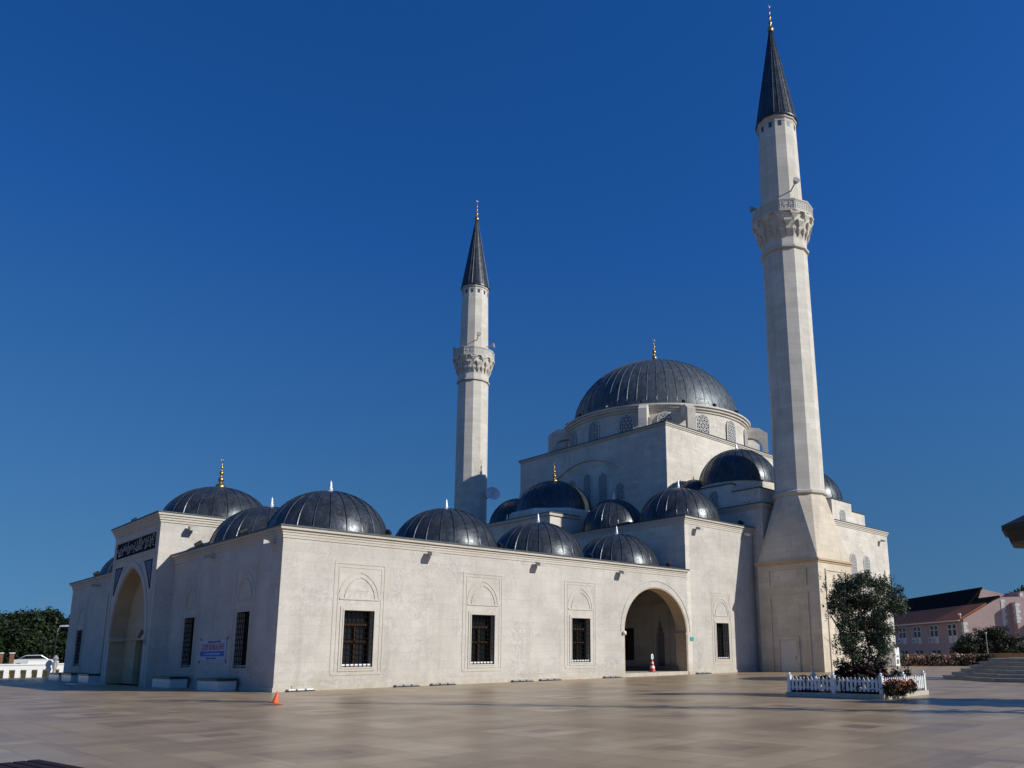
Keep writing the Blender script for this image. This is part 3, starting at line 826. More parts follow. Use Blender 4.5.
# ------------------------------------------------------------------ minarets
MX, MY = 44.74, -3.64
def make_minaret():
    t = thing("minaret", (MX, MY, 0))
    A0 = R(205 - 180); SEG = 12
    bs = 2.92
    b = MB(); b.box(-bs, bs, -bs, bs, 0, 9.0)
    base = b.build("base", M_MINB, t)
    c = MB(); c.box(-bs - .08, bs + .08, -bs - .08, bs + .08, 8.95, 9.1); c.box(-bs - .2, bs + .2, -bs - .2, bs + .2, 9.1, 9.28); c.build("cornice", M_TAN, base)
    pn = MB(); f = face_x(-bs)
    strip(pn, f, [(-1.7, .0), (-1.7, 6.43), (1.7, 6.43), (1.7, 0)], -.16, -.09, 0)
    strip(pn, f, [(-1.7, 7.2), (-1.7, 8.5), (1.7, 8.5), (1.7, 7.2)], -.12, -.09, 0, closed=True)
    g_ = face_y(-bs)
    strip(pn, g_, [(-1.7, .0), (-1.7, 8.3), (1.7, 8.3), (1.7, 0)], -.14, -.09, 0)
    strip(pn, f, [(-.58, 0), (-.58, 2.64), (1.06, 2.64), (1.06, 0)], -.24, -.12, 0)
    pn.build("panel_moulding", M_MINB, base)
    d = MB(); frect(d, f, -.58, 1.06, 0.02, 2.62, -.03, 0); dd = d.build("door", M_DOOR, t)
    h = MB(); frect(h, f, -.45, -.38, 1.05, 1.25, -.09, -.03); h.build("handle", M_GREY, dd)
    pts = [(sx * bs, sy * bs, 9.28) for sx in (-1, 1) for sy in (-1, 1)]
    pts += [(2.2 * math.cos(A0 + 2 * math.pi * k / SEG), 2.2 * math.sin(A0 + 2 * math.pi * k / SEG), 15.1) for k in range(SEG)]
    MB().hull(pts).build("transition", M_MINB, t)
    MB().lathe([(2.22, 15.1), (2.42, 15.2), (2.42, 15.38), (2.22, 15.5)], SEG, a0=A0).build("ring", M_TRIM, t)
    MB().lathe([(2.19, 15.5), (2.08, 38.42)], SEG, a0=A0).build("shaft", M_MIN, t)
    MB().lathe([(2.1, 38.46), (2.28, 38.55), (2.28, 38.75), (2.1, 38.82)], SEG, a0=A0).build("ring", M_TRIM, t)
    # balcony: flared corbel with tiers of small niches, then the pierced parapet
    cb_ = MB(); cb_.lathe([(2.08, 38.82), (2.10, 39.55), (2.22, 40.10), (2.42, 40.82), (2.62, 41.50), (2.7, 41.82)], SEG, a0=A0)
    for tier, (z0, z1, r0, r1, n) in enumerate(((39.64, 40.46, 2.12, 2.44, 24), (40.37, 41.19, 2.34, 2.66, 12), (41.10, 41.87, 2.52, 2.86, 12))):
        for k in range(n):
            a = A0 + 2 * math.pi * (k + .5 * (tier == 1)) / n; da = math.pi / n * (.52, .5, .62)[tier]
            P_ = lambda r, an, z: (r * math.cos(an), r * math.sin(an), z)
            cb_.hull([P_(r0 - .15, a, z0), P_(r0 + .02, a, z0 + .02), P_(r1, a - da, z1 - .22), P_(r1, a + da, z1 - .22), P_(r1, a - da, z1), P_(r1, a + da, z1), P_(r0 - .2, a - da, z1), P_(r0 - .2, a + da, z1), P_(r0 - .1, a + da * .4, z0 + .3), P_(r0 - .1, a - da * .4, z0 + .3)])
    bal = cb_.build("balcony", M_TAN if False else M_MIN, t)
    pp = MB(); pp.lathe([(2.92, 41.84), (2.92, 42.00), (2.83, 42.04), (2.83, 42.91), (2.9, 42.95), (2.9, 43.06), (2.76, 43.06), (2.76, 41.84)], SEG, a0=A0)
    par = pp.build("parapet", M_MIN, bal)
    # pierced pattern on each parapet face
    pat = MB(); ap = 2.83 * math.cos(math.pi / SEG)
    for k in range(SEG):
        a = A0 + 2 * math.pi * (k + .5) / SEG
        ff = lambda u, v, w, a=a: Vector(((ap - w) * math.cos(a) - u * math.sin(a), (ap - w) * math.sin(a) + u * math.cos(a), v))
        strip(pat, ff, [(-.62, 42.11), (-.62, 42.84), (.62, 42.84), (.62, 42.11)], -.05, -.04, 0, closed=True)
        if k % 3 == 0:
            for q in range(2):
                for ang in range(6):
                    a2 = math.pi * ang / 3
                    pat_p = [(-.3 + q * .6, 42.48), (-.3 + q * .6 + .3 * math.cos(a2), 42.48 + .3 * math.sin(a2))]
                    strip(pat, ff, pat_p, .05, -.04, 0)
        else:
            for i in range(5):
                for j in range(4):
                    u0 = -.5 + i * .21; v0 = 42.17 + j * .19
                    strip(pat, ff, [(u0, v0 + .08), (u0 + .08, v0 + .16), (u0 + .16, v0 + .08), (u0 + .08, v0)], .03, -.035, 0, closed=True)
    pat.build("parapet_tracery", M_LATT, bal)
    MB().lathe([(2.0, 41.8), (1.82, 52.0)], SEG, a0=A0).build("shaft", M_MIN, t)
    wn = MB(); ap2 = 1.815 * math.cos(math.pi / SEG)
    for k in range(SEG):
        a = A0 + 2 * math.pi * (k + .5) / SEG
        ff = lambda u, v, w, a=a: Vector(((ap2 - w) * math.cos(a) - u * math.sin(a), (ap2 - w) * math.sin(a) + u * math.cos(a), v))
        pts2 = [(-.16, 51.5), (.16, 51.5), (.16, 52.05), (-.16, 52.05)]
        wn.poly_prism([ff(x, y, -.03) for x, y in pts2], ff(0, 0, .06) - ff(0, 0, 0))
    MB().lathe([(1.84, 52.0), (1.84, 52.35), (1.95, 52.4), (1.95, 52.65)], SEG, a0=A0).build("eave_band", M_TRIM, t)
    wn.build("cone_window", M_TILE2, t)
    # lead cone: with standing seams
    co = MB(); co.lathe([(2.06, 52.65), (2.06, 52.78), (1.96, 52.85), (.13, 63.8), (.0, 63.9)], 24, a0=A0)
    for k in range(24):
        a = A0 + 2 * math.pi * k / 24
        co.tube([(1.97 * math.cos(a), 1.97 * math.sin(a), 52.85), (.14 * math.cos(a), .14 * math.sin(a), 63.8)], .035, 4, .012)
    cone = co.build("spire", M_LEAD, t, smooth=30)
    finial(cone, (0, 0), 63.55, 1.22, M_GOLD, 'gold', .6)
    return t
M_TILE2 = simple("dark_blue_pane", (.04, .09, .15), .2, 0, .1)
min0 = make_minaret()
tagp(min0, "nearer and taller looking minaret on the right, square base with a pale door", "minaret", "minarets of the mosque")
min1 = copy_tree(min0); min1.location = (MX, W - MY, 0)
tagp(min1, "farther minaret left of the great dome, rising behind the gallery domes", "minaret", "minarets of the mosque")

# loudspeakers and dish on the minarets
def horn(base, z, ang, long_, label):
    c, s_ = math.cos(ang), math.sin(ang)
    d = Vector((c, s_, .35 if long_ else .05)).normalized(); L = .95 if long_ else .7
    t = thing("loudspeaker", (base[0], base[1], z), label, "loudspeaker", "horn loudspeakers above the minaret balconies")
    p0 = Vector((c * 1.85, s_ * 1.85, 0)); p1 = p0 + d * L
    MB().tube([p0, p1], .06, 8).build("arm", M_GREY, t)
    m = MB(); m.tube([p1 - d * .05, p1 + d * .15, p1 + d * .45], .09, 14, .34); m.build("horn", M_GREY, t, smooth=40)
    return t
horn((MX, MY), 44.3, R(238), True, "long armed horn loudspeaker sticking out above the balcony of the nearer minaret")
horn((MX, MY), 43.9, R(125), False, "short horn loudspeaker at the left side of the nearer minaret's balcony")
horn((MX, W - MY), 44.3, R(245), True, "long armed horn loudspeaker sticking out above the balcony of the farther minaret")
horn((MX, W - MY), 43.9, R(122), False, "short horn loudspeaker at the left side of the farther minaret's balcony")
horn((MX, W - MY), 43.9, R(300), False, "short horn loudspeaker at the right side of the farther minaret's balcony")
t = thing("satellite_dish", (46.5, 43.0, 22.9), "round white satellite dish beside the farther minaret's shaft", "satellite dish")
dv = Vector((-.35, -.85, .35)).normalized()
qd = dv.to_track_quat('Z', 'Y').to_matrix().to_4x4()
mb = MB(); mb.lathe([(0, -.18), (.5, -.13), (.85, -.02), (1.0, .1), (.98, .12), (.83, .02), (.48, -.08), (0, -.13)], 28, cap=False)
bmesh.ops.transform(mb.bm, matrix=qd, verts=mb.bm.verts); mb.build("dish", M_WHITE, t, smooth=40)
MB().tube([(0, 0, 0), (-.2, .9, -.5), (-.3, 1.2, -.6)], .07, 8).build("bracket", M_GREY, t)
MB().tube([tuple(dv * .05), tuple(dv * .7)], .03, 6).build("feed_arm", M_GREY, t)

# ------------------------------------------------------------------ fittings on the walls
def wall_light(p, nrm, label, group="floodlights under the mosque cornices"):
    n = Vector(nrm); s_ = Vector((-n.y, n.x, 0))
    t = thing("floodlight", p, label, "floodlight", group)
    a = MB(); a.tube([Vector((0, 0, .0)), n * .28 + Vector((0, 0, .06))], .05, 6); a.build("bracket", M_GREY, t)
    b = MB()
    c = n * .45 + Vector((0, 0, .04))
    pts = []
    for sx in (-1, 1):
        for du, dz in ((-.22, .02), (-.22, .22), (.24, -.12), (.24, .10)):
            pts.append(c + s_ * .24 * sx + n * du + Vector((0, 0, dz - .05)))
    b.hull(pts); b.build("housing", M_FLOOD, t)
    return t
wall_light((-.001, .92, 7.35), (-1, 0, 0), "floodlight high on the shaded wall, right beside the near corner")
wall_light((-.001, 9.16, 7.35), (-1, 0, 0), "floodlight high on the shaded wall above the banner")
wall_light((-.001, W - 8.6, 7.35), (-1, 0, 0), "floodlight high on the far wing left of the portal")
wall_light((8.52, -.001, 7.35), (0, -1, 0), "floodlight under the cornice between the first and second sunlit windows")
wall_light((16.7, -.001, 7.35), (0, -1, 0), "floodlight under the cornice between the second and third sunlit windows")
wall_light((24.68, -.001, 7.35), (0, -1, 0), "floodlight under the cornice just left of the side arch")
wall_light((33.95, -.006, 11.55), (0, -1, 0), "floodlight at the left top corner of the taller porch wall")
wall_light((41.0, -.006, 11.75), (0, -1, 0), "floodlight at the right top end of the taller porch wall beside the minaret")
wall_light((.75, PY0 - .001, 9.9), (0, -1, 0), "floodlight on the sunlit side of the entrance portal")
wall_light((66.2, HY0 - .001, 13.5), (0, -1, 0), "floodlight at the far top corner of the prayer hall's side wall")

def spot(p, ang, label, group, s=1.0):
    t = thing("spotlight", p, label, "spotlight", group)
    d = Vector((math.cos(ang), math.sin(ang), .5)).normalized()
    MB().tube([(0, 0, 0), (0, 0, .22 * s)], .03 * s, 6).build("stem", M_BLACK, t)
    MB().tube([Vector((0, 0, .26 * s)) - d * .14 * s, Vector((0, 0, .26 * s)) + d * .2 * s], .11 * s, 10, .17 * s).build("head", M_BLACK, t)
spot((.1, 12.4, H1 + .03), 0, "black spotlight on the low roof edge nearest the portal", "spotlights along the low roof edge", 1.2)
spot((.1, 5.6, H1 + .03), 0, "black spotlight on the shaded roof edge before the second dome", "spotlights along the low roof edge", 1.2)
spot((-.9, 22.5, HP + .03), 0, "black spotlight on the entrance portal's roof edge", "spotlights along the low roof edge", 1.0)
spot((.1, W - 6.5, H1 + .03), 0, "black spotlight on the far wing's roof edge left of the portal", "spotlights along the low roof edge", 1.2)
for x, nm in ((6.0, "first"), (13.9, "second"), (22.0, "third"), (30.6, "fourth")):
    spot((x, .15, H1 + .03), R(90), "black spotlight at the foot of the %s gallery dome from the near corner" % nm, "spotlights along the low roof edge", .9)
spot((41.0, .15, H2 + .03), R(90), "black spotlight at the foot of the porch dome next to the minaret", "spotlights along the low roof edge", 1.2)
for k, lab in ((148, "leftmost"), (168, "second from left"), (190, "third from left"), (212, "fourth from left"), (236, "third from right"), (256, "second from right"), (276, "rightmost")):
    a = R(k); spot((DC[0] + 11.2 * math.cos(a), DC[1] + 11.2 * math.sin(a), DZ), a + math.pi, "%s of the black spotlights round the great dome's foot" % lab, "spotlights round the great dome", 1.15)

# banner
bn = thing("banner", (-.03, 8.1, 2.08), "white printed banner with red headline and blue band between two shaded windows", "banner")
def bf(u, v, w): return Vector((w, -u, v))   # u to the right as seen from outside
mb = MB(); mb.box(-.012, .012, -1.9, 1.9, -.56, .56); cl = mb.build("cloth", M_CLOTH, bn)
brot = (R(90), 0, R(-90))
b2 = MB(); b2.box(-.02, -.012, -1.72, 1.84, -.32, -.05); b2.build("blue_band", M_BLUE, bn)
text_obj("headline", "ÇAYIP BENKALARFI", .50, M_REDINK, bn, (-.018, .03, .17), brot, sx=.78)
text_obj("small_print", "büyükçekmece ilçe müftülüğü", .15, M_INK, bn, (-.018, -.2, .47), brot)
text_obj("band_print", "yaz kursu kayıtları başlamıştır", .16, M_WHITE, bn, (-.024, .05, -.19), brot, sx=1.2)
text_obj("small_print", "bilgi için camii görevlileri", .12, M_INK, bn, (-.018, .1, -.43), brot, sx=1.2)
rp = MB()
for y in (-1.9, 1.9):
    for z in (-.56, .56): rp.tube([(0, y, z), (.02, y + .15 * (1 if y > 0 else -1), z + .14 * (1 if z > 0 else -1))], .025, 5)
rp.build("tie", M_BLACK, bn)

# teal plate by the arch
t = thing("plate_sign", (33.0, -.03, 2.72), "small teal plate sign on the wall right of the side arch", "sign")
ps = MB(); n_ = 6; pts = []
for cx_, cz_, a0_ in ((.15, .08, 0), (-.15, .08, 90), (-.15, -.08, 180), (.15, -.08, 270)):
    for k in range(n_ + 1): pts.append((cx_ + .07 * math.cos(R(a0_ + 90 * k / n_)), -.005, cz_ + .07 * math.sin(R(a0_ + 90 * k / n_))))
ps.poly_prism(pts, (0, .03, 0)); ps.build("plate", M_TEAL, t)
t = thing("plate_sign", (-1.06, 16.75, 2.75), "small dark green plate sign on the portal's right jamb", "sign")
MB().box(-.02, .02, -.2, .2, -.17, .17).build("plate", simple("green_plate", (.03, .10, .09), .4), t)
# small white lamp on the left jamb of the arch
t = thing("wall_lamp", (ARC - 3.78, -.02, 3.12), "small round white lamp at the left springing of the side arch", "lamp")
MB().lathe([(0, -.14), (.1, -.1), (.14, 0), (.1, .1), (0, .14)], 14, (0, -.1)).build("globe", M_WHITE, t, smooth=60)
MB().box(-.05, .05, -.04, .03, -.05, .05).build("mount", M_GREY, t)

# slotted strips lying along the wall foot
for (a, b), lab in zip(((.6, 1.95), (6.5, 8.0), (8.8, 10.4), (14.65, 16.26), (16.93, 18.66), (22.78, 24.4), (33.3, 34.98)),
                       ("nearest the corner with a bright top", "just right of the first sunlit window", "second right of the first sunlit window", "just right of the second sunlit window", "second right of the second sunlit window", "just left of the side arch", "below the porch wall window")):
    t = thing("floor_vent", ((a + b) / 2, -.22, 0), "low slotted vent at the sunlit wall's foot, " + lab, "vent", "slotted vents at the foot of the sunlit wall")
    L = (b - a) / 2
    MB().box(-L, L, -.14, .14, .0, .05).build("tray", M_BLACK, t)
    s_ = MB()
    for k in range(3): s_.box(-L + .04 + k * L * 2 / 3, -L + (k + 1) * L * 2 / 3 - .06, -.10, .15, .06, .13)
    s_.build("cover", M_WHITE if a < 1 else M_GREY, t)

# marble benches along the shaded wall
def bench(y0, y1, label, x0=-1.15, h=.62):
    t = thing("marble_bench", (0, 0, 0), label, "bench", "white benches along the shaded wall")
    MB().box(x0, -.2, y0, y1, 0, h - .12).build("block", M_MARBLE, t, bevel=.015)
    MB().box(x0 - .05, -.15, y0 - .05, y1 + .05, h - .12, h).build("slab", M_SLAB, t, bevel=.01)
bench(3.95, 6.75, "white bench with dark slab nearest the corner, below the right shaded window")
bench(11.1, 14.2, "white bench with dark slab beside the portal, below the left shaded window")
bench(28.6, 31.4, "white bench with dark slab on the far wing, beside the portal's left side")
bench(33.6, 36.6, "white bench with dark slab on the far wing, middle of its three")
bench(37.6, 41.0, "white bench with dark slab at the far end of the far wing")
t = thing("ramp_board", (-2.1, 25.0, 0), "flat white board lying on the ground before the portal", "board")
MB().box(-.9, .9, -1.3, 1.3, .01, .07).build("board", M_WHITE, t)
MB().box(-.8, .8, -1.25, -1.1, .07, .10).build("batten", M_GREY, t)

# ------------------------------------------------------------------ cones
def cone_base(t, m):
    MB().box(-.2, .2, -.2, .2, .0, .035).build("foot", m, t, bevel=.012)
t = thing("traffic_cone", (-4.1, -9.73, 0), "plain orange traffic cone leaning slightly, on the paving near the corner", "traffic cone")
t.rotation_euler = (R(3), R(9), .3)
t.location.z = .035
cone_base(t, M_ORANGE)
MB().lathe([(.125, .035), (.11, .05), (.025, .43), (.0, .435)], 20).build("body", M_ORANGE, t, smooth=40)
t = thing("traffic_cone", (29.74, 1.35, .26), "red and white striped cone carrying a round sign under the side arch", "traffic cone")
cone_base(t, M_RED)
def cr(z): return .25 - .20 * (z - .03) / .87
for z0, z1, m in ((.03, .27, M_RED), (.27, .45, M_WHITE), (.45, .62, M_RED), (.62, .75, M_WHITE), (.75, .87, M_RED)):
    MB().lathe([(cr(z0), z0), (cr(z1), z1)], 20).build("stripe", m, t, smooth=40)
MB().tube([(0, 0, .85), (0, 0, .93)], .025, 8).build("stem", M_GREY, t)
sg = MB(); sg.lathe([(0, -.02), (.22, -.02), (.22, .02), (0, .02)], 28)
rot = Vector((.3, -.95, 0)).to_track_quat('Z', 'Y').to_matrix().to_4x4(); rot.translation = (0, 0, 1.13)
bmesh.ops.transform(sg.bm, matrix=rot, verts=sg.bm.verts); disc = sg.build("sign_disc", M_WHITE, t)
si = MB(); si.box(-.035, .035, -.13, .12, .02, .03); si.box(-.08, .08, .03, .09, .02, .03)
bmesh.ops.transform(si.bm, matrix=rot, verts=si.bm.verts); si.build("symbol", M_BLUE, disc)

# ------------------------------------------------------------------ foliage helper
def leaf_mesh(name, blobs, n, size, mat, parent, seed=1, aspect=.4, shell=.5, clump=.9, flat=0.0):
    """blobs: (x,y,z,rx,ry,rz); n leaves spread through them; tint varies clump by clump (leaf colour)"""
    rg = np.random.default_rng(seed)
    B = np.array(blobs, float); vol = (B[:, 3] * B[:, 4] * B[:, 5]) ** .75
    idx = rg.choice(len(B), n, p=vol / vol.sum())
    d = rg.normal(size=(n, 3)); d /= np.linalg.norm(d, axis=1)[:, None]
    r = rg.random(n) ** shell
    r *= 1 + .16 * rg.normal(size=n)
    P = B[idx, :3] + d * r[:, None] * B[idx, 3:6]
    a = rg.normal(size=(n, 3)); a /= np.linalg.norm(a, axis=1)[:, None]
    if flat: a[:, 2] *= (1 - flat)
    b = np.cross(a, rg.normal(size=(n, 3))); b /= np.linalg.norm(b, axis=1)[:, None] + 1e-9
    s = size * (.6 + .8 * rg.random(n))[:, None]
    a *= s; b *= s * aspect
    V = np.stack([P - a, P + b, P + a, P - b], 1).reshape(-1, 3)
    me = bpy.data.meshes.new(name)
    me.vertices.add(4 * n); me.vertices.foreach_set("co", V.astype(np.float32).ravel())
    me.loops.add(4 * n); me.loops.foreach_set("vertex_index", np.arange(4 * n, dtype=np.int32))
    me.polygons.add(n); me.polygons.foreach_set("loop_start", np.arange(0, 4 * n, 4, dtype=np.int32))
    me.update()
    bt = rg.random(len(B))
    tint = np.clip(.5 * bt[idx] * clump + .65 * rg.random(n) ** 1.6, 0, 1)
    at = me.attributes.new("tint", 'FLOAT', 'FACE'); at.data.foreach_set("value", tint.astype(np.float32))
    me.materials.append(mat)
    o = bpy.data.objects.new(name, me); COL.objects.link(o)
    if parent: o.parent = parent
    return o

# ------------------------------------------------------------------ planter with olive tree
X0, X1, Y0, Y1 = 9.87, 13.75, -25.95, -22.13
pt = thing("planter_bed", ((X0 + X1) / 2, (Y0 + Y1) / 2, 0), "low white stone planter bed of dark soil in front of the minaret", "planter")
hx, hy = (X1 - X0) / 2, (Y1 - Y0) / 2
k_ = MB(); k_.box(-hx, hx, -hy, -hy + .2, 0, .17); k_.box(-hx, hx, hy - .2, hy, 0, .17); k_.box(-hx, -hx + .2, -hy + .2, hy - .2, 0, .17); k_.box(hx - .2, hx, -hy + .2, hy - .2, 0, .17)
k_.build("kerb", M_TRIM, pt, bevel=.01)
MB().box(-hx + .2, hx - .2, -hy + .2, hy - .2, 0, .12).build("soil", M_SOIL, pt)
fe = thing("picket_fence", pt.location, "white wooden picket fence with ball topped posts round the planter", "fence")
i_ = .12
def picket_run(a, b):
    a = Vector(a); b = Vector(b); d = (b - a); L = d.length; d.normalize(); n = Vector((d.y, -d.x, 0))
    m = MB(); cnt = int(L / .155)
    ang = math.atan2(d.y, d.x)
    for k in range(1, cnt):
        p = a + d * (L * k / cnt)
        m.poly_prism([p + d * u + n * .035 + Vector((0, 0, z)) for u, z in ((-.045, .25), (.045, .25), (.045, .66), (0, .74), (-.045, .66))], -n * .025)
    for z in (.31, .56):
        m.poly_prism([a + n * .008 + Vector((0, 0, z)), b + n * .008 + Vector((0, 0, z)), b - n * .03 + Vector((0, 0, z)), a - n * .03 + Vector((0, 0, z))], (0, 0, .07))
    m.build("picket_panel", M_WHITE, fe)
c4 = [(-hx + i_, -hy + i_, 0), (hx - i_, -hy + i_, 0), (hx - i_, hy - i_, 0), (-hx + i_, hy - i_, 0)]
for a, b in zip(c4, c4[1:] + c4[:1]): picket_run(a, b)
posts = list(c4) + [((a[0] + b[0]) / 2, (a[1] + b[1]) / 2, 0) for a, b in zip(c4, c4[1:] + c4[:1])]
for p in posts:
    m = MB(); m.box(p[0] - .06, p[0] + .06, p[1] - .06, p[1] + .06, .17, .76); m.box(p[0] - .08, p[0] + .08, p[1] - .08, p[1] + .08, .76, .79)
    q = m.build("post", M_WHITE, fe)
    MB().lathe([(.03, .79), (.03, .80), (.055, .83), (.055, .86), (.03, .89), (0, .9)], 12, p[:2]).build("post_ball", M_WHITEMETAL, q, smooth=50)

# olive tree
tx, ty = 12.05, -24.2
ot = thing("olive_tree", (tx, ty, .12), "grey green olive tree with an irregular crown standing in the fenced planter", "tree")
# lateral direction of the picture at the tree
lat = Vector((.70, -.71, 0)); dep = Vector((.71, .70, 0))
tr = MB()
rg = random.Random(3)
for k, (u, v) in enumerate(((-.12, 0), (.1, .1), (.22, -.1), (-.25, .12))):
    p = lat * u + dep * v
    q = [p, p + Vector((rg.uniform(-.1, .1), rg.uniform(-.1, .1), .7)), p * 2 + lat * rg.uniform(-.3, .3) + Vector((0, 0, 1.5)), p * 3.6 + lat * rg.uniform(-.4, .4) + dep * rg.uniform(-.4, .4) + Vector((0, 0, 2.9))]
    tr.tube(q, .075, 7, .025)
for k in range(26):
    z = rg.uniform(1.0, 3.2); a = rg.uniform(0, 6.28); l = rg.uniform(.7, 1.3)
    p = Vector((math.cos(a) * .2, math.sin(a) * .2, z)); tr.tube([p, p + Vector((math.cos(a) * l * .6, math.sin(a) * l * .6, .3)), p + Vector((math.cos(a) * l, math.sin(a) * l, .75))], .025, 5, .006)
tr.build("trunk", M_BARK, ot)
bl = []
def ob(u, v, z, r, n=1, rz=1.0):
    p = lat * u + dep * v
    bl.append((p.x, p.y, z * 1.1, r * 1.06, r * 1.06, r * rz * 1.12))
# outline read from the photograph: broad head, waist left, full skirt on the right
for u, z, r in ((-.75, 3.25, .5), (-.95, 2.95, .35), (-.35, 3.55, .5), (.15, 3.75, .5), (.6, 3.75, .45), (1.0, 3.55, .45), (1.4, 3.35, .4), (1.3, 3.0, .45),
                (-.6, 2.85, .42), (-.1, 3.1, .55), (.5, 3.15, .6), (.95, 2.75, .5), (-.45, 2.35, .45), (.05, 2.4, .6), (.6, 2.35, .55), (.95, 2.05, .4),
                (-.55, 1.85, .42), (-.1, 1.75, .5), (.45, 1.7, .5), (.85, 1.5, .38), (-.35, 1.3, .42), (.2, 1.2, .42), (.7, 1.05, .33), (.3, 4.0, .3), (1.65, 3.1, .25)):
    for v in (-.5, 0, .5):
        ob(u + rg.uniform(-.12, .12), v + rg.uniform(-.2, .2), z + rg.uniform(-.15, .15), r * rg.uniform(.38, .92) * (1 if v == 0 else .8))
leaf_mesh("crown", bl, 32000, .05, M_OLIVE, ot, 11, .34, .42, 1.0)
sp = []
for k in range(170):
    a = rg.uniform(0, 6.28); u = rg.choice((-1, 1)) * rg.uniform(.6, 1.35); z = rg.uniform(.9, 4.1)
    if u < 0 and z < 2.4: u = -rg.uniform(.6, 1.0)
    p = lat * u + dep * rg.uniform(-.7, .7)
    sp.append((p.x, p.y, z * 1.1, .05, .05, .2 * rg.uniform(.6, 1.4)))
leaf_mesh("twigs", sp, 2600, .05, M_OLIVE, ot, 5, .3, .6, 1.0)

# burgundy shrub and bedding plants
bs_ = thing("burgundy_shrub", (tx, ty, .12), "dark burgundy leaved shrub round the foot of the olive tree", "shrub")
bl = []
for k in range(22):
    u = rg.uniform(-.95, .75); v = rg.uniform(-.8, .6); p = lat * u + dep * v; bl.append((p.x, p.y, rg.uniform(.2, .95), .3, .3, .26))
leaf_mesh("foliage", bl, 7000, .055, M_BURG, bs_, 21, .55, .45)
m = MB()
for k in range(8):
    a = k * .785; m.tube([(0, 0, 0), (math.cos(a) * .3, math.sin(a) * .3, .4), (math.cos(a) * .6, math.sin(a) * .6, .7)], .015, 5, .006)
m.build("stems", M_BARK, bs_)
def bedding(x, y, spread, label, fl=None, seed=1, n=1300, h=.42):
    t = thing("bedding_plant", (x, y, .12), label, "plant", "bedding plants along the planter fence")
    r_ = random.Random(seed); bl = []
    for k in range(7):
        bl.append((r_.uniform(-1, 1) * spread[0], r_.uniform(-1, 1) * spread[1], r_.uniform(.08, h), .17, .17, .15))
    leaf_mesh("foliage", bl, n, .045, M_PLANT, t, seed, .5, .5)
    if fl:
        bl2 = [(b[0], b[1], b[2] + .08, .26, .2, .16) for b in bl]
        leaf_mesh("flowers", bl2, 190, .038, fl, t, seed + 50, .8, .35)["kind"] = "stuff"
for k, yy in enumerate((-25.3, -24.75, -24.25, -23.6, -23.0, -22.55)):
    bedding(X0 + .30, yy, (.10, .3), ["dark low plant behind the picket fence, at the near corner end", "dark low plant behind the picket fence, second from the near corner", "dark low plant behind the fence, just right of its middle post", "dark low plant behind the fence, just left of its middle post", "dark low plant behind the fence, second from its left end", "dark low plant behind the picket fence, at its left end"][k], None, 30 + k, 2000, .55)
for k, (xx, yy) in enumerate(((10.05, -26.12), (10.75, -26.12), (11.35, -26.1))):
    bedding(xx + .15, yy, (.3, .1), ["red flowering plant outside the fence at the near corner", "orange red flowering plant outside the fence, middle of the three", "orange red flowering plant outside the fence, farthest right"][k], M_ORFL, 40 + k, 1100, .42)
for k, (xx, yy) in enumerate(((12.9, -25.3), (13.2, -24.4))):
    bedding(xx, yy, (.25, .25), ["tall reddish plant behind the fence's right side", "small reddish plant at the planter's back right corner"][k], M_BURG, 46 + k, 700, .75)

# ------------------------------------------------------------------ slatted bench at the bottom left
t = thing("slatted_bench", (-14.1, -26.05, 0), "dark slatted bench top at the bottom left edge of the picture", "bench")
ang_ = math.atan2(-1.54, .21)
m = MB()
for k in range(5): m.box(0, 2.2, -.02 - .15 * k - .13, -.02 - .15 * k, .40, .45)
o = m.build("slats", M_PURPLE, t, bevel=.01); o.rotation_euler = (0, 0, ang_)
m = MB()
for x in (.3, 1.9): m.box(x, x + .1, -.72, -.08, 0, .395)
o = m.build("leg_frame", M_IRON, t); o.rotation_euler = (0, 0, ang_)

# ------------------------------------------------------------------ fountain pavilion at the right (mostly out of frame)
FP = Vector((34.16, -27.21, 0))
pav = thing("fountain_pavilion", FP, "stepped stone fountain pavilion with dark timber eaves at the right edge", "pavilion")
A8 = YAW * -1 + R(90) + R(22.5)
for k in range(6):
    r_ = 7.9 - .5 * k
    MB().lathe([(r_, .19 * k + .004), (r_, .19 * (k + 1) - .04), (r_ + .05, .19 * (k + 1) - .036), (r_ + .05, .19 * (k + 1))], 8, a0=A8).build("step", M_STEP, pav)
for k in range(8):
    a = A8 + math.pi / 4 * k
    MB().lathe([(.45, 1.14), (.45, 1.4), (.3, 1.5), (.27, 6.6), (.45, 7.0), (.45, 7.3)], 16, (2.1 * math.cos(a), 2.1 * math.sin(a))).build("column", M_TRIM, pav, smooth=40)
MB().lathe([(1.4, 1.14), (1.4, 2.6), (1.55, 2.7), (1.55, 2.9)], 8, a0=A8).build("basin", M_TRIM, pav)
MB().lathe([(2.6, 7.3), (2.6, 7.5), (3.75, 7.7), (3.95, 8.4), (4.15, 8.4), (4.15, 8.7), (.2, 10.5), (0, 10.5)], 8, a0=A8 + R(14)).build("roof", M_DARKWOOD, pav)

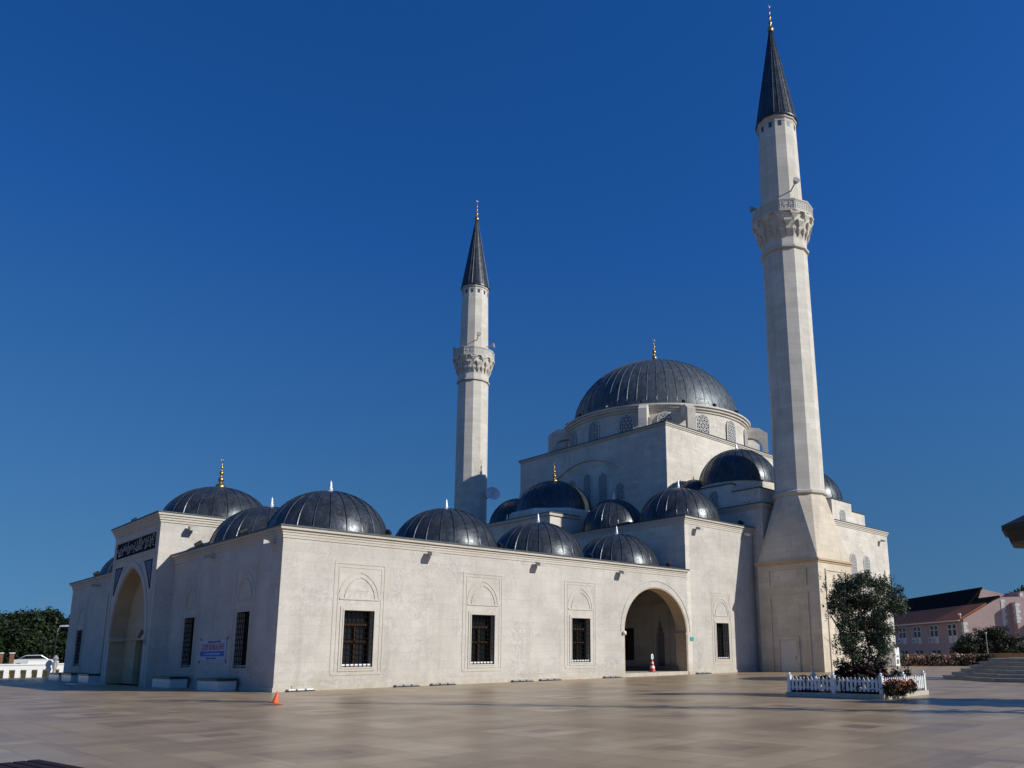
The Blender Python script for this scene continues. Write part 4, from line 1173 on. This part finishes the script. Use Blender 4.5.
# ------------------------------------------------------------------ hedge, bush and pink building behind
hd = []
for k, (x, y) in enumerate(((67.6, -2.4), (67.7, -3.5), (67.8, -4.6), (67.9, -5.7), (68.1, -6.8), (68.3, -7.9), (68.5, -9.0), (68.7, -10.1))):
    t = thing("flowering_shrub", (x, y, 0), ["pink flowering shrub at the left end of the brick planter", "pink flowering shrub second from the left end of its row", "pink flowering shrub third from the left end of its row", "pink flowering shrub fourth from the left, near the row's middle", "pink flowering shrub fourth from the right, near the row's middle", "sparsely flowering shrub third from the right end of its row", "green shrub with few flowers, second from the right end of its row", "green shrub at the right end of the row, beside the steps"][k], "shrub", "flowering shrubs before the brick planter")
    r_ = random.Random(60 + k); bl = [(r_.uniform(-.35, .35), r_.uniform(-.5, .5), r_.uniform(.2, .95), .38, .38, .3) for q in range(9)]
    leaf_mesh("foliage", bl, 900, .10, M_PLANT, t, 60 + k, .55, .5)
    if k < 7: leaf_mesh("flowers", [(b[0] - .08, b[1] - .08, b[2] + .08, .4, .4, .3) for b in bl], 240 if k < 5 else 120, .085, M_PINKFL, t, 80 + k, .9, .35)["kind"] = "stuff"
t = thing("brick_planter", (69.6, -10, 0), "long low brown brick planter wall behind the flowering shrubs", "wall")
MB().box(-.35, .35, -22, 8.6, 0, 1.15).build("wall", M_BRICK, t); MB().box(-.42, .42, -22.05, 8.65, 1.15, 1.24).build("coping", M_BRICK, t)
t = thing("utility_cabinet", (62.3, -3.0, 0), "white metal cabinet at the far corner of the prayer hall", "cabinet")
MB().box(-.5, .5, -.7, .7, .1, 1.95).build("body", M_WHITE, t, bevel=.02)
MB().box(-.53, .53, -.73, .73, 0, .1).build("plinth", M_GREY, t)
MB().box(-.515, -.5, -.05, -.02, .8, 1.1).build("handle", M_GREY, t)
t = thing("dark_bush", (74.4, -8.7, 0), "large rounded dark green bush before the pink building", "bush")
r_ = random.Random(9); bl = []
for k in range(110):
    a = r_.uniform(-1, 1); h = (1 - a * a) ** .5 * 3.7
    p = Vector((.75, -.66, 0)) * a * 3.9
    bl.append((p.x + r_.uniform(-1, 1), p.y + r_.uniform(-1, 1), r_.uniform(.12, 1) * h, .7, .7, .55))
leaf_mesh("foliage", bl, 26000, .13, M_LEAFBUSH, t, 90, .4, .45)
m = MB()
for k in range(7): m.tube([(0, 0, 0), (math.cos(k) * 1.2, math.sin(k) * 1.2, 2.0)], .06, 5, .02)
m.build("stems", M_BARK, t)
t = thing("lamp_post", (71.0, -9.6, 0), "thin grey lamp post with a small globe before the dark bush", "street lamp")
MB().tube([(0, 0, 0), (0, 0, 3.2)], .05, 8, .035).build("post", M_GREY, t)
MB().lathe([(0, 3.2), (.09, 3.23), (.12, 3.34), (.08, 3.44), (0, 3.46)], 14).build("globe", M_GREY, t, smooth=50)

# pink building: local frame e1 along the shaded facade (away), e2 along the gable (to the right)
A_ = Vector((88.77, -1.24, 0)); E1 = Vector((.68, .735, 0)).normalized(); E2 = Vector((E1.y, -E1.x, 0))
pk = thing("pink_building", A_, "long pink rendered building with white quoins and clay tiled roof", "building")
def L(a, b, z): return E1 * a + E2 * b + Vector((0, 0, z))
def lbox(mb, a0, a1, b0, b1, z0, z1):
    mb.poly_prism([L(a0, b0, z0), L(a1, b0, z0), L(a1, b1, z0), L(a0, b1, z0)], (0, 0, z1 - z0))
m = MB(); m.poly_prism([L(0, 0, 0), L(0, 0, 5.55), L(0, 5.2, 8.35), L(0, 9, 8.35), L(0, 9, 0)], E1 * 46)
m.build("wall", M_PINK, pk)
m = MB(); m.poly_prism([L(6, 5.0, 8.3), L(6, 5.7, 9.85), L(6, 9, 9.0), L(6, 13, 8.3)], E1 * -1.0); lbox(m, -1.0, 8, 6.6, 16, 0, 7.6); lbox(m, -2.2, 6, 8, 18, 0, 5.0); lbox(m, 2, 12, 9.2, 20, 0, 9.2)
m.build("rear_wall", M_PINK, pk)
m = MB(); m.poly_prism([L(-.4, -.6, 5.45), L(-.4, 3.1, 7.42), L(-.4, 3.1, 7.6), L(-.4, -.6, 5.62)], E1 * 47); m.build("roof", M_CLAY, pk)
m = MB(); m.poly_prism([L(-.2, 3.1, 7.35), L(-.2, 5.2, 8.45), L(4.5, 7.2, 10.3), L(4.5, 7.4, 10.2), L(-.2, 5.4, 8.2)][:3] + [L(-.2, 5.3, 8.3)], E1 * .01); m.bm.free()
m = MB(); m.poly_prism([L(-.1, 3.1, 7.44), L(-.1, 5.1, 8.55), L(-.1, 5.3, 8.3)], E1 * 6.0)
m.poly_prism([L(4.9, 3.1, 7.44), L(4.9, 5.7, 10.05), L(4.9, 5.8, 9.86), L(4.9, 3.3, 7.2)], E1 * 41)
m.build("upper_roof", M_DARKROOF, pk)
m = MB(); lbox(m, -.06, 46, -.65, -.5, 5.3, 5.46); m.build("gutter", M_PINKTRIM, pk)
for (a, b, h0, h1) in ((0, 0, 0, 5.3), (0, 5.3, 4.6, 8.2), (-1.0, 6.6, 4.9, 7.5), (-2.2, 8, 0, 4.9), (2, 9.2, 7.7, 9.1)):
    m = MB(); z = h0; k = 0
    while z < h1 - .2:
        w_ = .55 if k % 2 else .36
        lbox(m, a - .05, a + w_, b - .05, b + w_, z, min(z + .4, h1)); z += .43; k += 1
    m.build("quoin", M_PINKTRIM, pk)
for c_ in (2.95, 8.0, 13.2, 18.1, 23.4, 28.7, 34):
    for d_ in (-.62, .62):
        m = MB(); a0, a1 = c_ + d_ - .48, c_ + d_ + .48
        lbox(m, a0, a1, -.07, 0, 2.55, 5.05); wnd = m.build("window", M_PINKTRIM, pk)
        m = MB(); lbox(m, a0 + .1, a1 - .1, -.085, -.07, 3.5 if c_ < 20 else 2.7, 4.3); lbox(m, a0 + .1, a1 - .1, -.085, -.07, 4.42, 4.95); m.build("pane", M_GLASS, wnd)
    if c_ > 4:
        m = MB(); lbox(m, c_ + .3, c_ + 1.1, -.4, -.09, 2.7, 3.35); ac = m.build("air_conditioner", M_WHITEMETAL, pk)
        m = MB(); p_ = L(c_ + .7, -.405, 3.02); m.lathe([(0, 0), (.24, 0), (.24, .012), (0, .012)], 16)
        mt = (-E2).to_track_quat('Z', 'Y').to_matrix().to_4x4(); mt.translation = p_
        bmesh.ops.transform(m.bm, matrix=mt, verts=m.bm.verts); m.build("fan_grille", M_BLACK, ac)
    m = MB(); lbox(m, c_ - 1.2, c_ - .3, -.03, 0, .7, 1.6); lbox(m, c_ + .2, c_ + 1.1, -.03, 0, .7, 1.6); m.build("lower_window", M_GLASS, pk)
    m = MB(); lbox(m, c_ + .35, c_ + 1.0, -.35, -.05, .75, 1.3); m.build("air_conditioner", M_WHITEMETAL, pk)
m = MB(); m.tube([L(-.3, -.5, 5.6), L(-.3, -.5, 6.1)], .05, 6); m.tube([L(-.3, -.5, 6.1), L(-.6, -.8, 6.15)], .16, 8); m.build("roof_lamp", M_WHITEMETAL, pk)

# ------------------------------------------------------------------ trees
def far_tree(x, y, h, r, label, seed, mat=M_LEAFD, group="dark trees along the far edge of the square", n=3600, ls=.26, base=.28, z0=0):
    t = thing("tree", (x, y, z0), label, "tree", group)
    r_ = random.Random(seed)
    m = MB(); m.tube([(0, 0, 0), (r_.uniform(-.2, .2), r_.uniform(-.2, .2), h * .35), (0, 0, h * .7)], .22, 7, .08)
    for k in range(6):
        a = r_.uniform(0, 6.28); z = h * r_.uniform(.3, .55); m.tube([(0, 0, z), (math.cos(a) * r * .6, math.sin(a) * r * .6, z + h * .22)], .08, 5, .02)
    m.build("trunk", M_BARK, t)
    bl = []
    for k in range(80):
        a = r_.uniform(0, 6.28); q = r_.random() ** .5; z = r_.uniform(base, .95)
        env = math.sin(min(1, (z - base) / (1 - base) * .9 + .12) * math.pi) ** .55
        rr_ = r * env * q * .85
        s_ = r * r_.uniform(.22, .42)
        bl.append((math.cos(a) * rr_, math.sin(a) * rr_, z * h, s_, s_, s_ * .8))
    leaf_mesh("crown", bl, n, ls, mat, t, seed, .6, .45)
    return t
spots_ = [(-3.6, 72, 7.0, 3.4, "dark tree at the left edge beyond the low white wall"),
          (-.6, 73, 7.6, 3.5, "dark rounded tree second from the left edge, beyond the white wall"),
          (1.9, 73, 8.0, 3.3, "taller dark tree behind the silver car"),
          (4.4, 74, 8.3, 3.0, "dark tree with the tallest top, left of the street lamp's arm"),
          (6.8, 73.5, 7.6, 3.2, "dark tree just left of the mosque's far corner"),
          (9.8, 76, 8.2, 3.4, "dark tree half hidden behind the mosque's far corner"),
          (.6, 79, 7.8, 3.6, "dark tree in the second row, between the second and third from the left"),
          (3.9, 80, 8.0, 3.6, "dark tree in the second row, behind the tallest top"),
          (-2.4, 79.5, 7.2, 3.6, "dark tree in the second row at the left edge"),
          (-20, 75, 7.2, 3.8, "dark tree beyond the left edge of the picture")]
for k, (x, y, h, r_, lab) in enumerate(spots_): far_tree(x, y, h * .93 + .1, r_, lab, 100 + k, n=13000, ls=.18, base=.04, z0=-.6)
far_tree(121, .5, 11.5, 3.6, "dark tree rising behind the pink building at the right edge", 120, group="trees round the pink building")
far_tree(97, -4.6, 5.5, 2.0, "small dark tree right of the large bush at the picture's edge", 121, group="trees round the pink building", n=2600, ls=.2, base=.1)
# a tree and a poplar added unseen to the right, to throw the long shadows over the paving
far_tree(13.7, -37.0, 6.6, 2.0, "round leafy tree added for its shadow outside the picture on the right", 122, group="trees outside the picture on the right", base=.35)
t = thing("poplar_tree", (10.4, -40.2, 0), "tall narrow poplar added for its shadow outside the picture on the right", "tree", "trees outside the picture on the right")
r_ = random.Random(4)
MB().tube([(0, 0, 0), (0, 0, 12), (0, 0, 21)], .2, 7, .05).build("trunk", M_BARK, t)
leaf_mesh("crown", [(r_.uniform(-.25, .25), r_.uniform(-.25, .25), 3.5 + k * .62, 1.0 - .012 * k, 1.0 - .012 * k, .9) for k in range(31)], 1300, .14, M_LEAFD, t, 123, .6, .45)

# ------------------------------------------------------------------ left background: low wall, car, lamps, pillars
lw = thing("balustrade_wall", (0, 58, -.6), "long low white wall with square openings beyond the mosque's far corner", "wall")
lw.rotation_euler = (0, 0, R(-5))
m = MB(); L0, L1 = -16, 12
m.box(L0, L1, -.16, .16, 0, .55); m.box(L0, L1, -.16, .16, 1.32, 1.78); m.box(L0, L1, -.24, .24, 1.78, 1.92)
x = L0
while x < L1 - .1:
    m.box(x, x + .42, -.16, .16, .55, 1.32); x += .9
m.box(.2, 2.6, -.2, .2, 1.92, 2.22); m.build("wall", M_WHITE, lw)
MB().box(-16, 12, .5, .6, 0, 1.2).build("backing_wall", M_OCHRE, lw)

def car(loc, rz, label):
    t = thing("parked_car", loc, label, "car", rz=rz)
    side = [(-2.1, .35), (-2.15, .75), (-2.0, .95), (-1.35, 1.0), (-.75, 1.42), (.55, 1.45), (1.2, 1.02), (1.95, .9), (2.15, .65), (2.12, .35)]
    m = MB(); m.poly_prism([(a, -.82, b) for a, b in side], (0, 1.64, 0)); m.build("body", M_CAR, t, bevel=.08)
    m = MB(); gl = [(-1.28, 1.02), (-.74, 1.36), (.5, 1.38), (1.08, 1.03)]
    m.poly_prism([(a, -.835, b) for a, b in gl], (0, .02, 0)); m.poly_prism([(a, .815, b) for a, b in gl], (0, .02, 0)); m.build("side_window", M_GLASS, t)
    m = MB(); m.hull([(1.19, -.7, 1.04), (1.19, .7, 1.04), (.60, -.66, 1.43), (.60, .66, 1.43), (1.22, -.7, 1.06), (1.22, .7, 1.06), (.63, -.66, 1.45), (.63, .66, 1.45)]); m.build("windscreen", M_GLASS, t)
    for x_ in (-1.3, 1.3):
        for y_ in (-.75, .75):
            m = MB(); m.tube([(x_, y_ - .1, .32), (x_, y_ + .1, .32)], .32, 20); wh = m.build("wheel", M_RUBBER, t)
            m = MB(); m.tube([(x_, y_ - .11, .32), (x_, y_ + .11, .32)], .19, 14); m.build("rim", M_WHITEMETAL, wh)
    for y_ in (-.6, .6): MB().box(2.1, 2.16, y_ - .15, y_ + .15, .66, .8).build("headlight", M_WHITE, t)
    return t
car((1.5, 62.6, .76), R(-6), "silver parked car behind the low white wall, below the trees")
MB().bm.free()
pd = MB().box(-32, 26, 60, 69, -.601, .75).build("raised_street", M_GROUND); tagp(pd, kind='structure')

def street_lamp(x, y, h, arm, ang, label):
    t = thing("street_lamp", (x, y, 0), label, "street lamp", "street lamps beyond the low white wall")
    MB().tube([(0, 0, 0), (0, 0, h)], .09, 8, .05).build("pole", M_BLACK, t)
    d = Vector((math.cos(ang), math.sin(ang), 0))
    MB().tube([(0, 0, h - .1), tuple(d * arm * .6 + Vector((0, 0, h + .35))), tuple(d * arm + Vector((0, 0, h + .45)))], .04, 6).build("arm", M_GREY, t)
    m = MB(); c_ = d * (arm + .5) + Vector((0, 0, h + .5)); s_ = Vector((-d.y, d.x, 0))
    m.hull([c_ + d * a + s_ * b + Vector((0, 0, z)) for a, b, z in ((-.6, .1, 0), (-.6, -.1, 0), (.6, .22, 0), (.6, -.22, 0), (-.5, .1, .14), (-.5, -.1, .14), (.45, .16, .2), (.45, -.16, .2), (.7, 0, .05))])
    m.build("lamp_head", M_WHITEMETAL, t)
street_lamp(4.9, 86, 7.9, 1.0, R(-30), "street lamp whose pale head shows above the dark trees")
street_lamp(4.6, 69.5, 4.9, .3, R(-30), "shorter street lamp against the trees beside the mosque's far corner")
t = thing("gate_pillar", (2.3, 56.8, -.6), "slim ochre gate pillar with a carved dark top by the white wall's end", "pillar")
MB().box(-.3, .3, -.3, .3, 0, .9).build("pedestal", M_OCHRE, t); MB().lathe([(.2, .9), (.12, 1.2), (.26, 1.8), (.14, 2.1), (.28, 2.4), (.1, 2.7), (0, 2.75)], 12).build("urn", M_GREY, t, smooth=50)
for k, (x, y, lab) in enumerate(((-.5, 62, "brown brick gate post standing behind the low white wall"), (-1.5, 61.6, "brown brick gate post at the left edge behind the white wall"))):
    t = thing("gate_post", (x, y, .76), lab, "post", "brick gate posts behind the white wall")
    MB().box(-.2, .2, -.2, .2, 0, 1.6).build("shaft", M_POST, t); MB().box(-.24, .24, -.24, .24, 1.6, 1.68).build("cap", M_WHITE, t)
